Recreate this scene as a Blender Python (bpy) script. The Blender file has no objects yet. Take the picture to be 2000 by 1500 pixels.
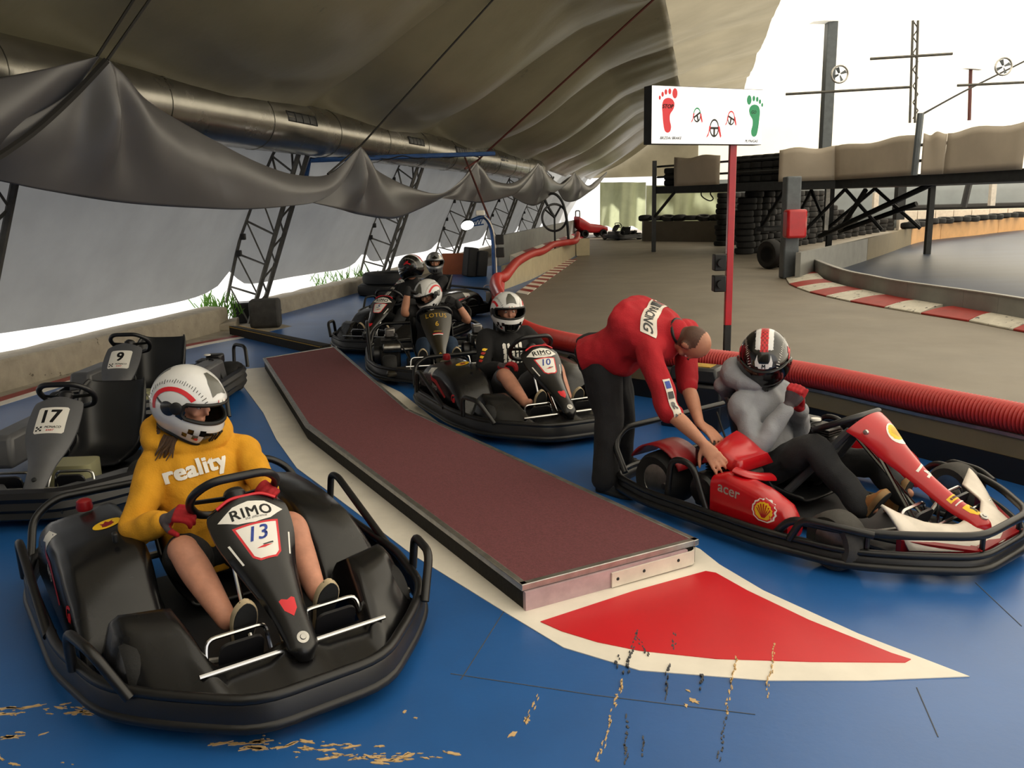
import bpy, bmesh, math, random
from mathutils import Vector as V, Matrix as M, noise
from mathutils.bvhtree import BVHTree
SC = bpy.context.scene
COL = SC.collection
R = math.radians
PI = math.pi
rnd_ = random.Random(7)

# ------------------------------------------------------------------ camera
FPX, CAMH = 1650.0, 1.65
PITCH, ROLL = math.atan(355/1650.0), R(1.4)
cF = V((0, math.cos(PITCH), -math.sin(PITCH)))
_u0 = V((0, math.sin(PITCH), math.cos(PITCH)))
cR = V((1, 0, 0))*math.cos(ROLL) - _u0*math.sin(ROLL)
cU = V((1, 0, 0))*math.sin(ROLL) + _u0*math.cos(ROLL)
cam = bpy.data.cameras.new('camera')
cam.sensor_fit = 'HORIZONTAL'; cam.sensor_width = 36.0
cam.lens = 36.0*FPX/2000.0
cam.clip_start = 0.05; cam.clip_end = 300
co = bpy.data.objects.new('camera', cam); COL.objects.link(co)
mw = M((( cR.x, cU.x, -cF.x, 0), (cR.y, cU.y, -cF.y, 0), (cR.z, cU.z, -cF.z, CAMH), (0, 0, 0, 1)))
co.matrix_world = mw
SC.camera = co

# ------------------------------------------------------------------ world, sun, exposure
SC.view_settings.view_transform = 'Standard'
SC.view_settings.look = 'None'
SC.view_settings.exposure = 0.55
SC.view_settings.gamma = 1.0
SC.view_settings.use_curve_mapping = False
wd = bpy.data.worlds.new('sky'); SC.world = wd; wd.use_nodes = True
bgn = wd.node_tree.nodes['Background']
bgn.inputs[0].default_value = (1.0, 0.97, 0.92, 1); bgn.inputs[1].default_value = 1.05
sl = bpy.data.lights.new('sun', 'SUN'); sl.energy = 9.0; sl.angle = R(3); sl.color = (1.0, 0.93, 0.82)
so = bpy.data.objects.new('sun', sl); COL.objects.link(so)
so.rotation_euler = V((-0.80, -0.42, -0.50)).to_track_quat('-Z', 'Y').to_euler()
SC.cycles.max_bounces = 7; SC.cycles.diffuse_bounces = 4; SC.cycles.glossy_bounces = 3
SC.cycles.transmission_bounces = 4; SC.cycles.transparent_max_bounces = 6
SC.cycles.caustics_reflective = False; SC.cycles.caustics_refractive = False
SC.cycles.sample_clamp_indirect = 6.0
SC.cycles.use_denoising = True

# ------------------------------------------------------------------ unprojection (pixels of the 2000x1500 frame)
CP = V((0, 0, CAMH))
def ray(x, y): return cF + cR*((x-1000)/FPX) + cU*((750-y)/FPX)
def G(x, y, z=0.0):
    d = ray(x, y); return CP + d*((z-CAMH)/d.z)
def DY(x, y, Y):
    d = ray(x, y); return CP + d*(Y/d.y)
def DP(x, y, p0, n):
    d = ray(x, y); return CP + d*((V(p0)-CP).dot(V(n))/d.dot(V(n)))

# ------------------------------------------------------------------ materials
def lin(c): return tuple(((v/12.92) if v <= .04045 else ((v+.055)/1.055)**2.4) for v in c)
def hx(h):
    h = h.lstrip('#'); return lin(tuple(int(h[i:i+2], 16)/255 for i in (0, 2, 4)))
MATS = {}
def mat(name, col, rough=.5, metal=0.0, var=0.0, vscale=8.0, bump=0.0, bscale=60.0, spec=.5, emit=0, coat=0.0, col2=None, thr=None, stretch=None, trans=0.0, rvar=0.0):
    """principled material; var mixes darker/lighter noise, col2+thr adds worn patches of a second colour"""
    if name in MATS: return MATS[name]
    m = bpy.data.materials.new(name); m.use_nodes = True
    nt = m.node_tree; b = nt.nodes['Principled BSDF']
    c = hx(col) if isinstance(col, str) else col
    b.inputs['Base Color'].default_value = (*c, 1); b.inputs['Roughness'].default_value = rough
    b.inputs['Metallic'].default_value = metal
    b.inputs['Specular IOR Level'].default_value = spec
    if coat: b.inputs['Coat Weight'].default_value = coat; b.inputs['Coat Roughness'].default_value = .15
    if emit:
        b.inputs['Emission Color'].default_value = (*c, 1); b.inputs['Emission Strength'].default_value = emit
    tc = None
    def coord(sc, st=None):
        nonlocal tc
        if tc is None: tc = nt.nodes.new('ShaderNodeTexCoord')
        mp = nt.nodes.new('ShaderNodeMapping'); nt.links.new(tc.outputs['Object'], mp.inputs[0])
        mp.inputs['Scale'].default_value = tuple(sc*q for q in (st or (1, 1, 1)))
        return mp.outputs[0]
    def nz(sc, det=5, st=None, ro=.6):
        n = nt.nodes.new('ShaderNodeTexNoise'); n.inputs['Scale'].default_value = 1.0
        n.inputs['Detail'].default_value = det; n.inputs['Roughness'].default_value = ro
        nt.links.new(coord(sc, st), n.inputs['Vector']); return n.outputs[0]
    src = None
    if var:
        r = nt.nodes.new('ShaderNodeValToRGB')
        r.color_ramp.elements[0].position = .3; r.color_ramp.elements[1].position = .7
        r.color_ramp.elements[0].color = (*[q*(1-var) for q in c], 1)
        r.color_ramp.elements[1].color = (*[min(1, q*(1+var)) for q in c], 1)
        nt.links.new(nz(vscale, 6, stretch), r.inputs[0]); src = r.outputs[0]
    if col2:
        c2 = hx(col2); r = nt.nodes.new('ShaderNodeValToRGB')
        r.color_ramp.elements[0].position = thr; r.color_ramp.elements[1].position = thr+.03
        r.color_ramp.elements[0].color = (0, 0, 0, 1); r.color_ramp.elements[1].color = (1, 1, 1, 1)
        nt.links.new(nz(vscale*1.7, 9, stretch, .68), r.inputs[0])
        mx = nt.nodes.new('ShaderNodeMix'); mx.data_type = 'RGBA'
        nt.links.new(r.outputs[0], mx.inputs[0])
        if src: nt.links.new(src, mx.inputs[6])
        else: mx.inputs[6].default_value = (*c, 1)
        mx.inputs[7].default_value = (*c2, 1); src = mx.outputs[2]
    if src: nt.links.new(src, b.inputs['Base Color'])
    if rvar:
        mr = nt.nodes.new('ShaderNodeMapRange')
        mr.inputs[3].default_value = max(.02, rough-rvar); mr.inputs[4].default_value = min(1, rough+rvar)
        nt.links.new(nz(vscale*.6, 4), mr.inputs[0]); nt.links.new(mr.outputs[0], b.inputs['Roughness'])
    if bump:
        bn = nt.nodes.new('ShaderNodeBump'); bn.inputs['Strength'].default_value = bump; bn.inputs['Distance'].default_value = .01
        nt.links.new(nz(bscale, 4, stretch), bn.inputs['Height']); nt.links.new(bn.outputs[0], b.inputs['Normal'])
    if trans:
        tr = nt.nodes.new('ShaderNodeBsdfTranslucent'); mxs = nt.nodes.new('ShaderNodeMixShader')
        tr.inputs[0].default_value = (*[min(1, q*1.05) for q in c], 1)
        if src: nt.links.new(src, tr.inputs[0])
        mxs.inputs[0].default_value = trans
        nt.links.new(b.outputs[0], mxs.inputs[1]); nt.links.new(tr.outputs[0], mxs.inputs[2])
        nt.links.new(mxs.outputs[0], nt.nodes['Material Output'].inputs[0])
    MATS[name] = m; return m

mat('black_plastic', '#16161a', .38, var=.25, vscale=5, bump=.05, bscale=300)
mat('black_body', '#121214', .25, var=.3, vscale=4, rvar=.1)
mat('black_tube', '#101012', .36, var=.4, vscale=14, col2='#4a4642', thr=.74)
mat('rubber', '#141415', .72, var=.3, vscale=10, bump=.15, bscale=90)
mat('rubber_grey', '#3a3835', .8, var=.3, vscale=10, bump=.15, bscale=90)
mat('chrome', '#c8c8c8', .18, 1.0)
mat('steel', '#8d8a86', .35, 1.0, var=.3, vscale=20)
mat('alu', '#b4b2ae', .4, 1.0, var=.2, vscale=18, rvar=.12)
mat('engine_metal', '#3c3b3a', .45, .8, var=.4, vscale=25)
mat('white', '#e9e6df', .45)
mat('white_dirty', '#d9d0c4', .5, var=.12, vscale=9, col2='#8a7d70', thr=.68)
mat('red', '#c4141c', .35, coat=.3)
mat('red_kart', '#b80f1a', .3, var=.12, vscale=7, coat=.4)
mat('red_dark', '#8a1018', .4, var=.2, vscale=7)
mat('red_sticker', '#d3202c', .4)
mat('blue_ink', '#23409a', .5)
mat('yellow', '#f2c21c', .45)
mat('black', '#0c0c0d', .5)
mat('grey_fairing', '#55565a', .38, var=.15, vscale=6)
mat('grey_dark', '#2e2f32', .5, var=.2, vscale=6)
mat('seat_black', '#17181b', .42, var=.2, vscale=4)
mat('tank', '#b9b690', .4, trans=.3)
mat('skin', '#b98267', .55, var=.1, vscale=14, bump=.08, bscale=90)
mat('skin_pink', '#c48a72', .55, var=.14, vscale=16, bump=.08, bscale=90)
mat('hair_brown', '#4a3524', .6, var=.35, vscale=60)
mat('hair_dark', '#2a2019', .7, var=.3, vscale=60)
mat('stubble', '#54392c', .6, var=.2, vscale=120)
mat('hoodie_yellow', '#d99a20', .9, var=.1, vscale=9, bump=.3, bscale=140)
mat('hoodie_grey', '#8b8d93', .9, var=.12, vscale=11, bump=.3, bscale=140)
mat('hoodie_black', '#131315', .9, var=.2, vscale=9, bump=.3, bscale=140)
mat('shirt_black', '#151417', .88, var=.2, vscale=9, bump=.3, bscale=140)
mat('shirt_red', '#ab1220', .85, var=.12, vscale=8, bump=.3, bscale=140)
mat('jeans_dark', '#26272a', .9, var=.25, vscale=12, bump=.3, bscale=200)
mat('jeans_black', '#17171a', .9, var=.25, vscale=12, bump=.3, bscale=200)
mat('jeans_blue', '#263a52', .9, var=.3, vscale=12, bump=.3, bscale=200)
mat('shorts_grey', '#5a5a60', .9, var=.2, vscale=10, bump=.3, bscale=140)
mat('glove_red', '#a3101c', .8, var=.2, vscale=30, bump=.2, bscale=200)
mat('glove_grey', '#4a4246', .75, var=.2, vscale=30)
mat('glove_black', '#18181a', .8, var=.2, vscale=30)
mat('shoe_dark', '#1d1e20', .75, var=.2, vscale=20)
mat('shoe_tan', '#9a6a3c', .8, var=.2, vscale=40, bump=.3, bscale=120)
mat('sole', '#b6a587', .7, var=.15, vscale=20)
mat('sole_brown', '#8d6f48', .7, var=.15, vscale=20)
mat('helmet_white', '#dcdcdc', .22, coat=.5, var=.06, vscale=6)
mat('helmet_silver', '#8e9094', .28, .6, coat=.4)
mat('helmet_grey', '#55554f', .3, coat=.3)
mat('helmet_black', '#0e0e10', .16, coat=.6)
mat('visor', '#0b0b0d', .12, coat=.4)
mat('gold', '#c9a032', .4)
mat('lotus', '#2a2519', .35, coat=.3)
mat('lotus_gold', '#6e6038', .4, var=.15, vscale=9)

# ------------------------------------------------------------------ mesh builder
class MB:
    def __init__(s): s.v = []; s.f = []; s.m = []
    def add(s, vs, fs, mi=0):
        o = len(s.v); s.v += [tuple(v) for v in vs]
        s.f += [tuple(i+o for i in f) for f in fs]; s.m += [mi]*len(fs); return s
    def box(s, c, sz, mx=None, mi=0, taper=1.0):
        x, y, z = (q/2 for q in sz); c = V(c)
        vs = []
        for dz in (-z, z):
            t = taper if dz > 0 else 1
            for dx, dy in ((-x, -y), (x, -y), (x, y), (-x, y)):
                p = V((dx*t, dy*t, dz))
                if mx: p = mx @ p
                vs.append(c+p)
        return s.add(vs, [(3, 2, 1, 0), (4, 5, 6, 7), (0, 1, 5, 4), (1, 2, 6, 5), (2, 3, 7, 6), (3, 0, 4, 7)], mi)
    def hexa(s, a, b, mi=0):
        """two quads (4 pts each) joined"""
        return s.add(list(a)+list(b), [(3, 2, 1, 0), (4, 5, 6, 7), (0, 1, 5, 4), (1, 2, 6, 5), (2, 3, 7, 6), (3, 0, 4, 7)], mi)
    def prism(s, poly, z0, z1, mi=0, mx=None):
        n = len(poly)
        vs = [V((p[0], p[1], z0)) for p in poly]+[V((p[0], p[1], z1)) for p in poly]
        if mx: vs = [mx @ v for v in vs]
        fs = [tuple(range(n-1, -1, -1)), tuple(range(n, 2*n))]+[(i, (i+1) % n, (i+1) % n+n, i+n) for i in range(n)]
        return s.add(vs, fs, mi)
    def tube(s, path, r, seg=10, closed=False, mi=0, flat=1.0):
        P = [V(p) for p in path]; n = len(P)
        rr = r if isinstance(r, (list, tuple)) else [r]*n
        T = []
        for i in range(n):
            a = P[(i-1) % n] if (closed or i > 0) else P[i]
            b = P[(i+1) % n] if (closed or i < n-1) else P[i]
            t = (b-a); T.append(t.normalized() if t.length > 1e-9 else V((0, 0, 1)))
        ref = V((0, 0, 1)) if abs(T[0].z) < .95 else V((1, 0, 0))
        u = T[0].cross(ref).normalized()
        vs = []
        for i in range(n):
            u = (u-T[i]*u.dot(T[i]))
            u = u.normalized() if u.length > 1e-6 else T[i].orthogonal().normalized()
            w = T[i].cross(u)
            for k in range(seg):
                a = 2*PI*k/seg
                vs.append(P[i]+u*math.cos(a)*rr[i]+w*math.sin(a)*rr[i]*flat)
        fs = []
        for i in range(n if closed else n-1):
            j = (i+1) % n
            for k in range(seg):
                l = (k+1) % seg
                fs.append((i*seg+k, j*seg+k, j*seg+l, i*seg+l))
        if not closed: fs += [tuple(range(seg)), tuple((n-1)*seg+k for k in range(seg-1, -1, -1))]
        return s.add(vs, fs, mi)
    def grid(s, fn, nu, nv, mi=0, cu=False, cv=False, skip=None):
        vs = [fn(i/(nu if cu else nu-1), j/(nv if cv else nv-1)) for i in range(nu) for j in range(nv)]
        fs = []
        for i in range(nu if cu else nu-1):
            for j in range(nv if cv else nv-1):
                if skip and skip(i, j): continue
                a, b = (i+1) % nu, (j+1) % nv
                fs.append((i*nv+j, a*nv+j, a*nv+b, i*nv+b))
        return s.add(vs, fs, mi)
    def lathe(s, prof, seg=20, mx=None, mi=0):
        """profile (r, z) about local Z"""
        n = len(prof); vs = []
        for r, z in prof:
            for k in range(seg):
                a = 2*PI*k/seg; p = V((r*math.cos(a), r*math.sin(a), z)); vs.append(mx @ p if mx else p)
        fs = []
        for i in range(n-1):
            for k in range(seg):
                l = (k+1) % seg; fs.append((i*seg+k, i*seg+l, (i+1)*seg+l, (i+1)*seg+k))
        if prof[0][0] > 1e-6: fs.append(tuple(range(seg-1, -1, -1)))
        if prof[-1][0] > 1e-6: fs.append(tuple((n-1)*seg+k for k in range(seg)))
        return s.add(vs, fs, mi)
    def loft(s, rings, mi=0, cap=True, closed=True):
        n = len(rings[0]); vs = [p for r in rings for p in r]; fs = []
        for i in range(len(rings)-1):
            for k in range(n if closed else n-1):
                l = (k+1) % n; fs.append((i*n+k, i*n+l, (i+1)*n+l, (i+1)*n+k))
        if cap and closed: fs += [tuple(range(n-1, -1, -1)), tuple((len(rings)-1)*n+k for k in range(n))]
        return s.add(vs, fs, mi)
    def ell(s, c, r, mx=None, mi=0, nu=14, nv=20):
        c = V(c); r = (r, r, r) if not isinstance(r, (tuple, list)) else r
        def fn(u, v):
            t = PI*min(.999, max(.001, u)); a = 2*PI*v
            p = V((r[0]*math.sin(t)*math.cos(a), r[1]*math.sin(t)*math.sin(a), -r[2]*math.cos(t)))
            return c+(mx @ p if mx else p)
        return s.grid(fn, nu, nv, mi, False, True)
    def xf(s, mx):
        s.v = [tuple(mx @ V(p)) for p in s.v]; return s

def fil(path, rad=.05, n=4, closed=False):
    """round the corners of a polyline"""
    P = [V(p) for p in path]; out = []; N = len(P)
    for i in range(N):
        if not closed and i in (0, N-1): out.append(P[i]); continue
        a, b, c = P[(i-1) % N], P[i], P[(i+1) % N]
        d1, d2 = a-b, c-b; q = min(rad, d1.length*.45, d2.length*.45)
        p, r = b+d1.normalized()*q, b+d2.normalized()*q
        for k in range(n+1):
            t = k/n; out.append(p*(1-t)**2+b*2*t*(1-t)+r*t*t)
    return out
def spl(pts, n=8, closed=False):
    """catmull-rom through points"""
    P = [V(p) for p in pts]; N = len(P); out = []
    for i in range(N if closed else N-1):
        if closed: a, b, c, d = P[(i-1) % N], P[i], P[(i+1) % N], P[(i+2) % N]
        else: a, b, c, d = P[max(i-1, 0)], P[i], P[i+1], P[min(i+2, N-1)]
        for k in range(n):
            t = k/n
            out.append(.5*((2*b)+(c-a)*t+(2*a-5*b+4*c-d)*t*t+(3*b-a-3*c+d)*t**3))
    if not closed: out.append(P[-1])
    return out
def lerp(a, b, t): return a+(b-a)*t
def interp(xs, ys, x):
    if x <= xs[0]: return ys[0]
    for i in range(len(xs)-1):
        if x <= xs[i+1]: return lerp(ys[i], ys[i+1], (x-xs[i])/(xs[i+1]-xs[i]))
    return ys[-1]
def sstep(a, b, x):
    t = max(0, min(1, (x-a)/(b-a))); return t*t*(3-2*t)
def frame(o, x, y):
    x = V(x).normalized(); y = (V(y)-x*V(y).dot(x)).normalized(); z = x.cross(y)
    return M(((x.x, y.x, z.x, o[0]), (x.y, y.y, z.y, o[1]), (x.z, y.z, z.z, o[2]), (0, 0, 0, 1)))
def TR(x, y=0, z=0): return M.Translation(V((x, y, z)))
def RX(a): return M.Rotation(a, 4, 'X')
def RY(a): return M.Rotation(a, 4, 'Y')
def RZ(a): return M.Rotation(a, 4, 'Z')

# ------------------------------------------------------------------ objects
def obj(name, mb, mats, parent=None, ang=40, bevel=0, sub=0, solid=0, world=False):
    me = bpy.data.meshes.new(name)
    me.from_pydata(mb.v, [], mb.f)
    if isinstance(mats, str): mats = [mats]
    for m in mats: me.materials.append(MATS[m])
    me.polygons.foreach_set('material_index', mb.m)
    me.polygons.foreach_set('use_smooth', [True]*len(me.polygons))
    me.update(); me.set_sharp_from_angle(angle=R(ang))
    o = bpy.data.objects.new(name, me); COL.objects.link(o)
    if parent:
        o.parent = parent
        if world: o.location = tuple(-q for q in wloc(parent))
    if solid:
        md = o.modifiers.new('solid', 'SOLIDIFY'); md.thickness = solid; md.offset = 0
    if bevel:
        md = o.modifiers.new('bevel', 'BEVEL'); md.width = bevel; md.segments = 2; md.limit_method = 'ANGLE'; md.angle_limit = R(35)
    if sub:
        md = o.modifiers.new('sub', 'SUBSURF'); md.levels = sub; md.render_levels = sub
    return o
def wloc(o):
    p = V((0, 0, 0))
    while o: p += V(o.location); o = o.parent
    return p
def tag(o, label=None, cat=None, group=None, kind=None):
    if label: o['label'] = label
    if cat: o['category'] = cat
    if group: o['group'] = group
    if kind: o['kind'] = kind
    return o
def thing(name, label, cat, loc=(0, 0, 0), rz=0, group=None):
    o = bpy.data.objects.new(name, None); COL.objects.link(o); o.empty_display_size = .1
    o.location = loc; o.rotation_euler = (0, 0, rz); return tag(o, label, cat, group)
def struct(name, mb, mats, **k): return tag(obj(name, mb, mats, **k), kind='structure')
def clone(o, parent=None):
    c = o.copy(); COL.objects.link(c)
    if parent: c.parent = parent
    for ch in list(o.children): clone(ch, c)
    return c
WORK = bpy.data.scenes.new('work')
def evaluated(o):
    """mesh of one object with its modifiers, evaluated in a small scene of its own"""
    WORK.collection.objects.link(o); vl = WORK.view_layers[0]; vl.update()
    me = bpy.data.meshes.new_from_object(o.evaluated_get(vl.depsgraph), depsgraph=vl.depsgraph)
    WORK.collection.objects.unlink(o); return me

# text: flat glyph mesh in a unit frame; place(u, v) -> point
_tc = {}
def text_mesh(s, bold=0.0, shear=0.0, space=1.0):
    k = (s, bold, shear, space)
    if k in _tc: return _tc[k]
    cu = bpy.data.curves.new('t', 'FONT'); cu.body = s; cu.align_x = 'CENTER'; cu.align_y = 'CENTER'
    cu.offset = bold; cu.shear = shear; cu.resolution_u = 3; cu.space_character = space
    o = bpy.data.objects.new('t', cu); COL.objects.link(o)
    me = evaluated(o)
    vs = [tuple(v.co) for v in me.vertices]; fs = [tuple(p.vertices) for p in me.polygons]
    bpy.data.objects.remove(o); bpy.data.curves.remove(cu); bpy.data.meshes.remove(me)
    if vs:
        x0, x1 = min(v[0] for v in vs), max(v[0] for v in vs); y0, y1 = min(v[1] for v in vs), max(v[1] for v in vs)
        vs = [((v[0]-(x0+x1)/2), (v[1]-(y0+y1)/2)) for v in vs]
        w, h = x1-x0, y1-y0
    else: w = h = 1
    _tc[k] = (vs, fs, w, h); return _tc[k]
def text(mb, s, fn, w=None, h=None, c=(0, 0), mi=0, bold=0.0, shear=0.0, rot=0.0, space=1.0):
    vs, fs, tw, th = text_mesh(s, 0.0, shear, space)
    if w and h: sx, sy = w/tw, h/th
    elif w: sx = sy = w/tw
    else: sx = sy = h/th
    cr, sr = math.cos(rot), math.sin(rot); b = bold*th*sx*1.6
    for dx, dy in (((-b, -b*.6), (b, -b*.6), (-b, b*.6), (b, b*.6)) if bold else ((0, 0),)):
        out = []
        for x, y in vs:
            x, y = x*sx+dx, y*sy+dy; out.append(fn(c[0]+x*cr-y*sr, c[1]+x*sr+y*cr))
        mb.add(out, fs, mi)
    return mb
def shape(mb, poly, fn, mi=0):
    """flat polygon (u,v) fan-free ngon mapped by fn"""
    mb.add([fn(*p) for p in poly], [tuple(range(len(poly)))], mi); return mb
def circ(cx, cy, r, n=20, ry=None, a0=0, a1=2*PI):
    return [(cx+r*math.cos(a0+(a1-a0)*k/n), cy+(ry or r)*math.sin(a0+(a1-a0)*k/n)) for k in range(n)]
def planar(mx, off=.0015):
    return lambda u, v: mx @ V((u, v, off))
def tri_sub(vs, fs, maxlen):
    """triangulate and subdivide a flat patch so that it can follow a curved surface"""
    bm = bmesh.new()
    bv = [bm.verts.new(v) for v in vs]
    for f in fs:
        try: bm.faces.new([bv[i] for i in f])
        except ValueError: pass
    bmesh.ops.triangulate(bm, faces=bm.faces[:])
    for _ in range(5):
        es = [e for e in bm.edges if e.calc_length() > maxlen]
        if not es: break
        bmesh.ops.subdivide_edges(bm, edges=es, cuts=1)
        bmesh.ops.triangulate(bm, faces=[f for f in bm.faces if len(f.verts) > 3])
    bm.verts.index_update()
    V_ = [v.co.copy() for v in bm.verts]; F_ = [tuple(v.index for v in f.verts) for f in bm.faces]
    bm.free(); return V_, F_
def decal(flat, bvh, mx, off=.002, maxlen=.02, depth=.5):
    """drop a flat MB (in mx's XY plane) along -Z of mx onto a surface"""
    out = MB(); d = (mx.to_3x3() @ V((0, 0, -1))).normalized()
    for mi in sorted(set(flat.m)):
        fs = [f for f, m in zip(flat.f, flat.m) if m == mi]
        V_, F_ = tri_sub(flat.v, fs, maxlen)
        P = []
        for v in V_:
            p = mx @ V(v); h = bvh.ray_cast(p-d*depth*.5, d, depth)
            P.append((h[0]-d*off*(1+mi*.4), True) if h[0] else (p, False))
        keep = [f for f in F_ if all(P[i][1] for i in f)]
        out.add([p[0] for p in P], keep, mi)
    used = sorted({i for f in out.f for i in f}); mp = {i: k for k, i in enumerate(used)}
    out.v = [out.v[i] for i in used]; out.f = [tuple(mp[i] for i in f) for f in out.f]
    return out
def bvh_of(mb_or_me):
    if isinstance(mb_or_me, MB): return BVHTree.FromPolygons([V(v) for v in mb_or_me.v], mb_or_me.f)
    return BVHTree.FromPolygons([v.co.copy() for v in mb_or_me.vertices], [tuple(p.vertices) for p in mb_or_me.polygons])
# ------------------------------------------------------------------ the hall (long axis s, inward d)
HO = V((-6.56, 0, 0)); HA = V((.2149, .9766, 0)); HN = V((.9766, -.2149, 0))
def HW(s, d, z=0): return HO+HA*s+HN*d+V((0, 0, z))
S_FAR = 45.5
TS = [-2.9, 2.3, 7.5, 12.7, 17.9, 23.1, 28.3, 33.5]          # arch trusses
BAY = 5.2
def bay(s): return ((s-2.3) % BAY)/BAY
CX = [-.4, -.1, .25, .6, 1.0, 1.6, 2.6, 4.2, 6.5, 9, 12, 16, 20, 23, 24.6]
CZ = [.3, 1.2, 1.9, 2.5, 2.95, 3.4, 4.0, 4.8, 5.5, 5.9, 6.0, 5.6, 4.5, 2.8, .0]
_arc = [0]
for i in range(1, len(CX)): _arc.append(_arc[-1]+math.hypot(CX[i]-CX[i-1], CZ[i]-CZ[i-1]))
def prof(l): return interp(_arc, CX, l), interp(_arc, CZ, l)
def pnorm(l):
    a, b = prof(l-.25), prof(l+.25); t = V((b[0]-a[0], b[1]-a[1])); t.normalize(); return t.y, -t.x   # inward / down
mat('membrane_wall', '#9a9c9e', .5, var=.1, vscale=1.3, bump=.15, bscale=7, trans=.27)
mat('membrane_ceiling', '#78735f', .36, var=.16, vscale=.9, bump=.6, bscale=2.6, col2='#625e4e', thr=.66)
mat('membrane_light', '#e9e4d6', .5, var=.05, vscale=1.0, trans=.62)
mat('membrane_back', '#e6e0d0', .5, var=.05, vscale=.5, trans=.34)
mat('membrane_fade', '#a59c85', .42, var=.12, vscale=.9, trans=.34, bump=.4, bscale=2.6)
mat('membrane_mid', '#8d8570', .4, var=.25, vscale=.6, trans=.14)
mat('membrane_green', '#b9c0a0', .6, var=.1, vscale=2, trans=.35)
mat('drape', '#535254', .36, var=.06, vscale=3)
mat('concrete', '#a39a8a', .85, var=.18, vscale=5, bump=.3, bscale=40, col2='#5d564b', thr=.64)
mat('asphalt', '#7f776b', .55, var=.14, vscale=1.1, bump=.25, bscale=160, rvar=.1)
mat('blue_floor', '#1d5a9e', .36, spec=1.0, var=.16, vscale=.9, bump=.06, bscale=30, col2='#c9a877', thr=.735, rvar=.08)
mat('blue_dark_floor', '#2b3850', .4, var=.35, vscale=.8, stretch=(.4, 1.6, 1), bump=.1, bscale=30)
mat('paint_white', '#ece5d8', .42, var=.07, vscale=5, col2='#4f4a44', thr=.70)
mat('paint_red', '#cc1a26', .33, var=.07, vscale=2.0)
mat('carpet', '#6b3a3f', .95, var=.22, vscale=90, bump=.5, bscale=260)
mat('wood_edge', '#b79ba0', .7, var=.15, vscale=12)
mat('wood_black', '#17140f', .8, var=.4, vscale=16, bump=.3, bscale=40)
mat('truss_steel', '#5d5b56', .5, .5, var=.25, vscale=10)
mat('galv', '#8f8c84', .26, .95, var=.16, vscale=3, rvar=.08)
mat('tube_red', '#b0261f', .42, var=.08, vscale=10)
mat('barrier_dark', '#544c40', .6, var=.12, vscale=3)
mat('barrier_beige', '#75694f', .6, var=.12, vscale=3)
mat('barrier_grey', '#8a8b88', .6, var=.12, vscale=3, col2='#4c4943', thr=.67)
mat('barrier_cream', '#b9ad8e', .6, var=.1, vscale=4)
mat('barrier_orange', '#d8a56c', .55, var=.1, vscale=3)
mat('deck_panel', '#b3a797', .5, var=.1, vscale=1.2)
mat('dark_steel', '#26282a', .55, .3, var=.3, vscale=8)
mat('post_grey', '#5b6166', .5, .3, var=.15, vscale=8)
mat('wall_greyblue', '#8f979c', .6, var=.1, vscale=1.2)
mat('blue_paint', '#1d4378', .4, var=.25, vscale=14)
mat('rope', '#1b1917', .8)
mat('pipe_brown', '#5a2a26', .5, var=.2, vscale=10)
mat('board_orange', '#a85a34', .6, var=.1, vscale=6)
mat('grass', '#5d8a34', .7, trans=.3)
mat('lamp_glow', (1, .98, .94), .5, emit=12)
mat('yellow_dirty', '#b58f35', .6, var=.25, vscale=20)

# floors
fl = MB(); fl.prism([HW(s, d)[:2] for s, d in ((-8, -.42), (-8, 27), (50, 27), (50, -.42))], -.1, 0); struct('floor', fl, 'asphalt')
def slab(name, poly, z0, z1, m): mb = MB(); mb.prism([tuple(p[:2]) for p in poly], z0, z1); return struct(name, mb, m)
TUBE = [(6.2, -2.5), (4.6, 1.0), (3.75, 2.9), (3.12, 4.25), (2.86, 4.75), (2.6, 5.2), (2.2, 5.95), (1.78, 6.5), (1.05, 7.15), (.49, 7.8), (.1, 8.9), (-.12, 11), (-.14, 14.4)]
LANE = [(-5.6, 1.5), (-5.0, 5.2), (-4.6, 7.3), (-4.37, 8.6), (-4.05, 10.1), (-3.4, 11.2)]
pit = [(p[0], p[1]) for p in TUBE]+[(2.1, 26), (1.2, 27), (-1.0, 21.5), (-2.1, 19), (-2.95, 16.6), (-3.7, 13.2), (-3.6, 11.2)]+LANE[::-1]+[(-6.2, -2.5)]
slab('floor_pit', pit, -.02, .004, 'blue_floor')
# concrete margin by the left kerb and its two painted lines
mg = [HW(s, .02)[:2] for s in (0, 12.0)]+[LANE[-1]]+LANE[::-1][1:]
slab('floor_margin', [HW(-2, .0)[:2], HW(13, .0)[:2], (-3.1, 11.9)]+LANE[::-1], -.02, .006, 'concrete')
def band(path, o0, o1, z, n=4):
    P = spl([(p[0], p[1], 0) for p in path], n); A = []; B = []
    for i, p in enumerate(P):
        t = (P[min(i+1, len(P)-1)]-P[max(i-1, 0)]).normalized(); q = V((t.y, -t.x, 0))
        A.append(p+q*o0); B.append(p+q*o1)
    mb = MB()
    mb.loft([[V((a.x, a.y, -.01)), V((b.x, b.y, -.01)), V((b.x, b.y, z)), V((a.x, a.y, z))] for a, b in zip(A, B)])
    return mb
struct('trim_1', band(LANE, -.02, .10, .009), 'paint_white')
struct('trim_2', band(LANE, -.16, -.02, .010), 'red_dark')
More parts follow.
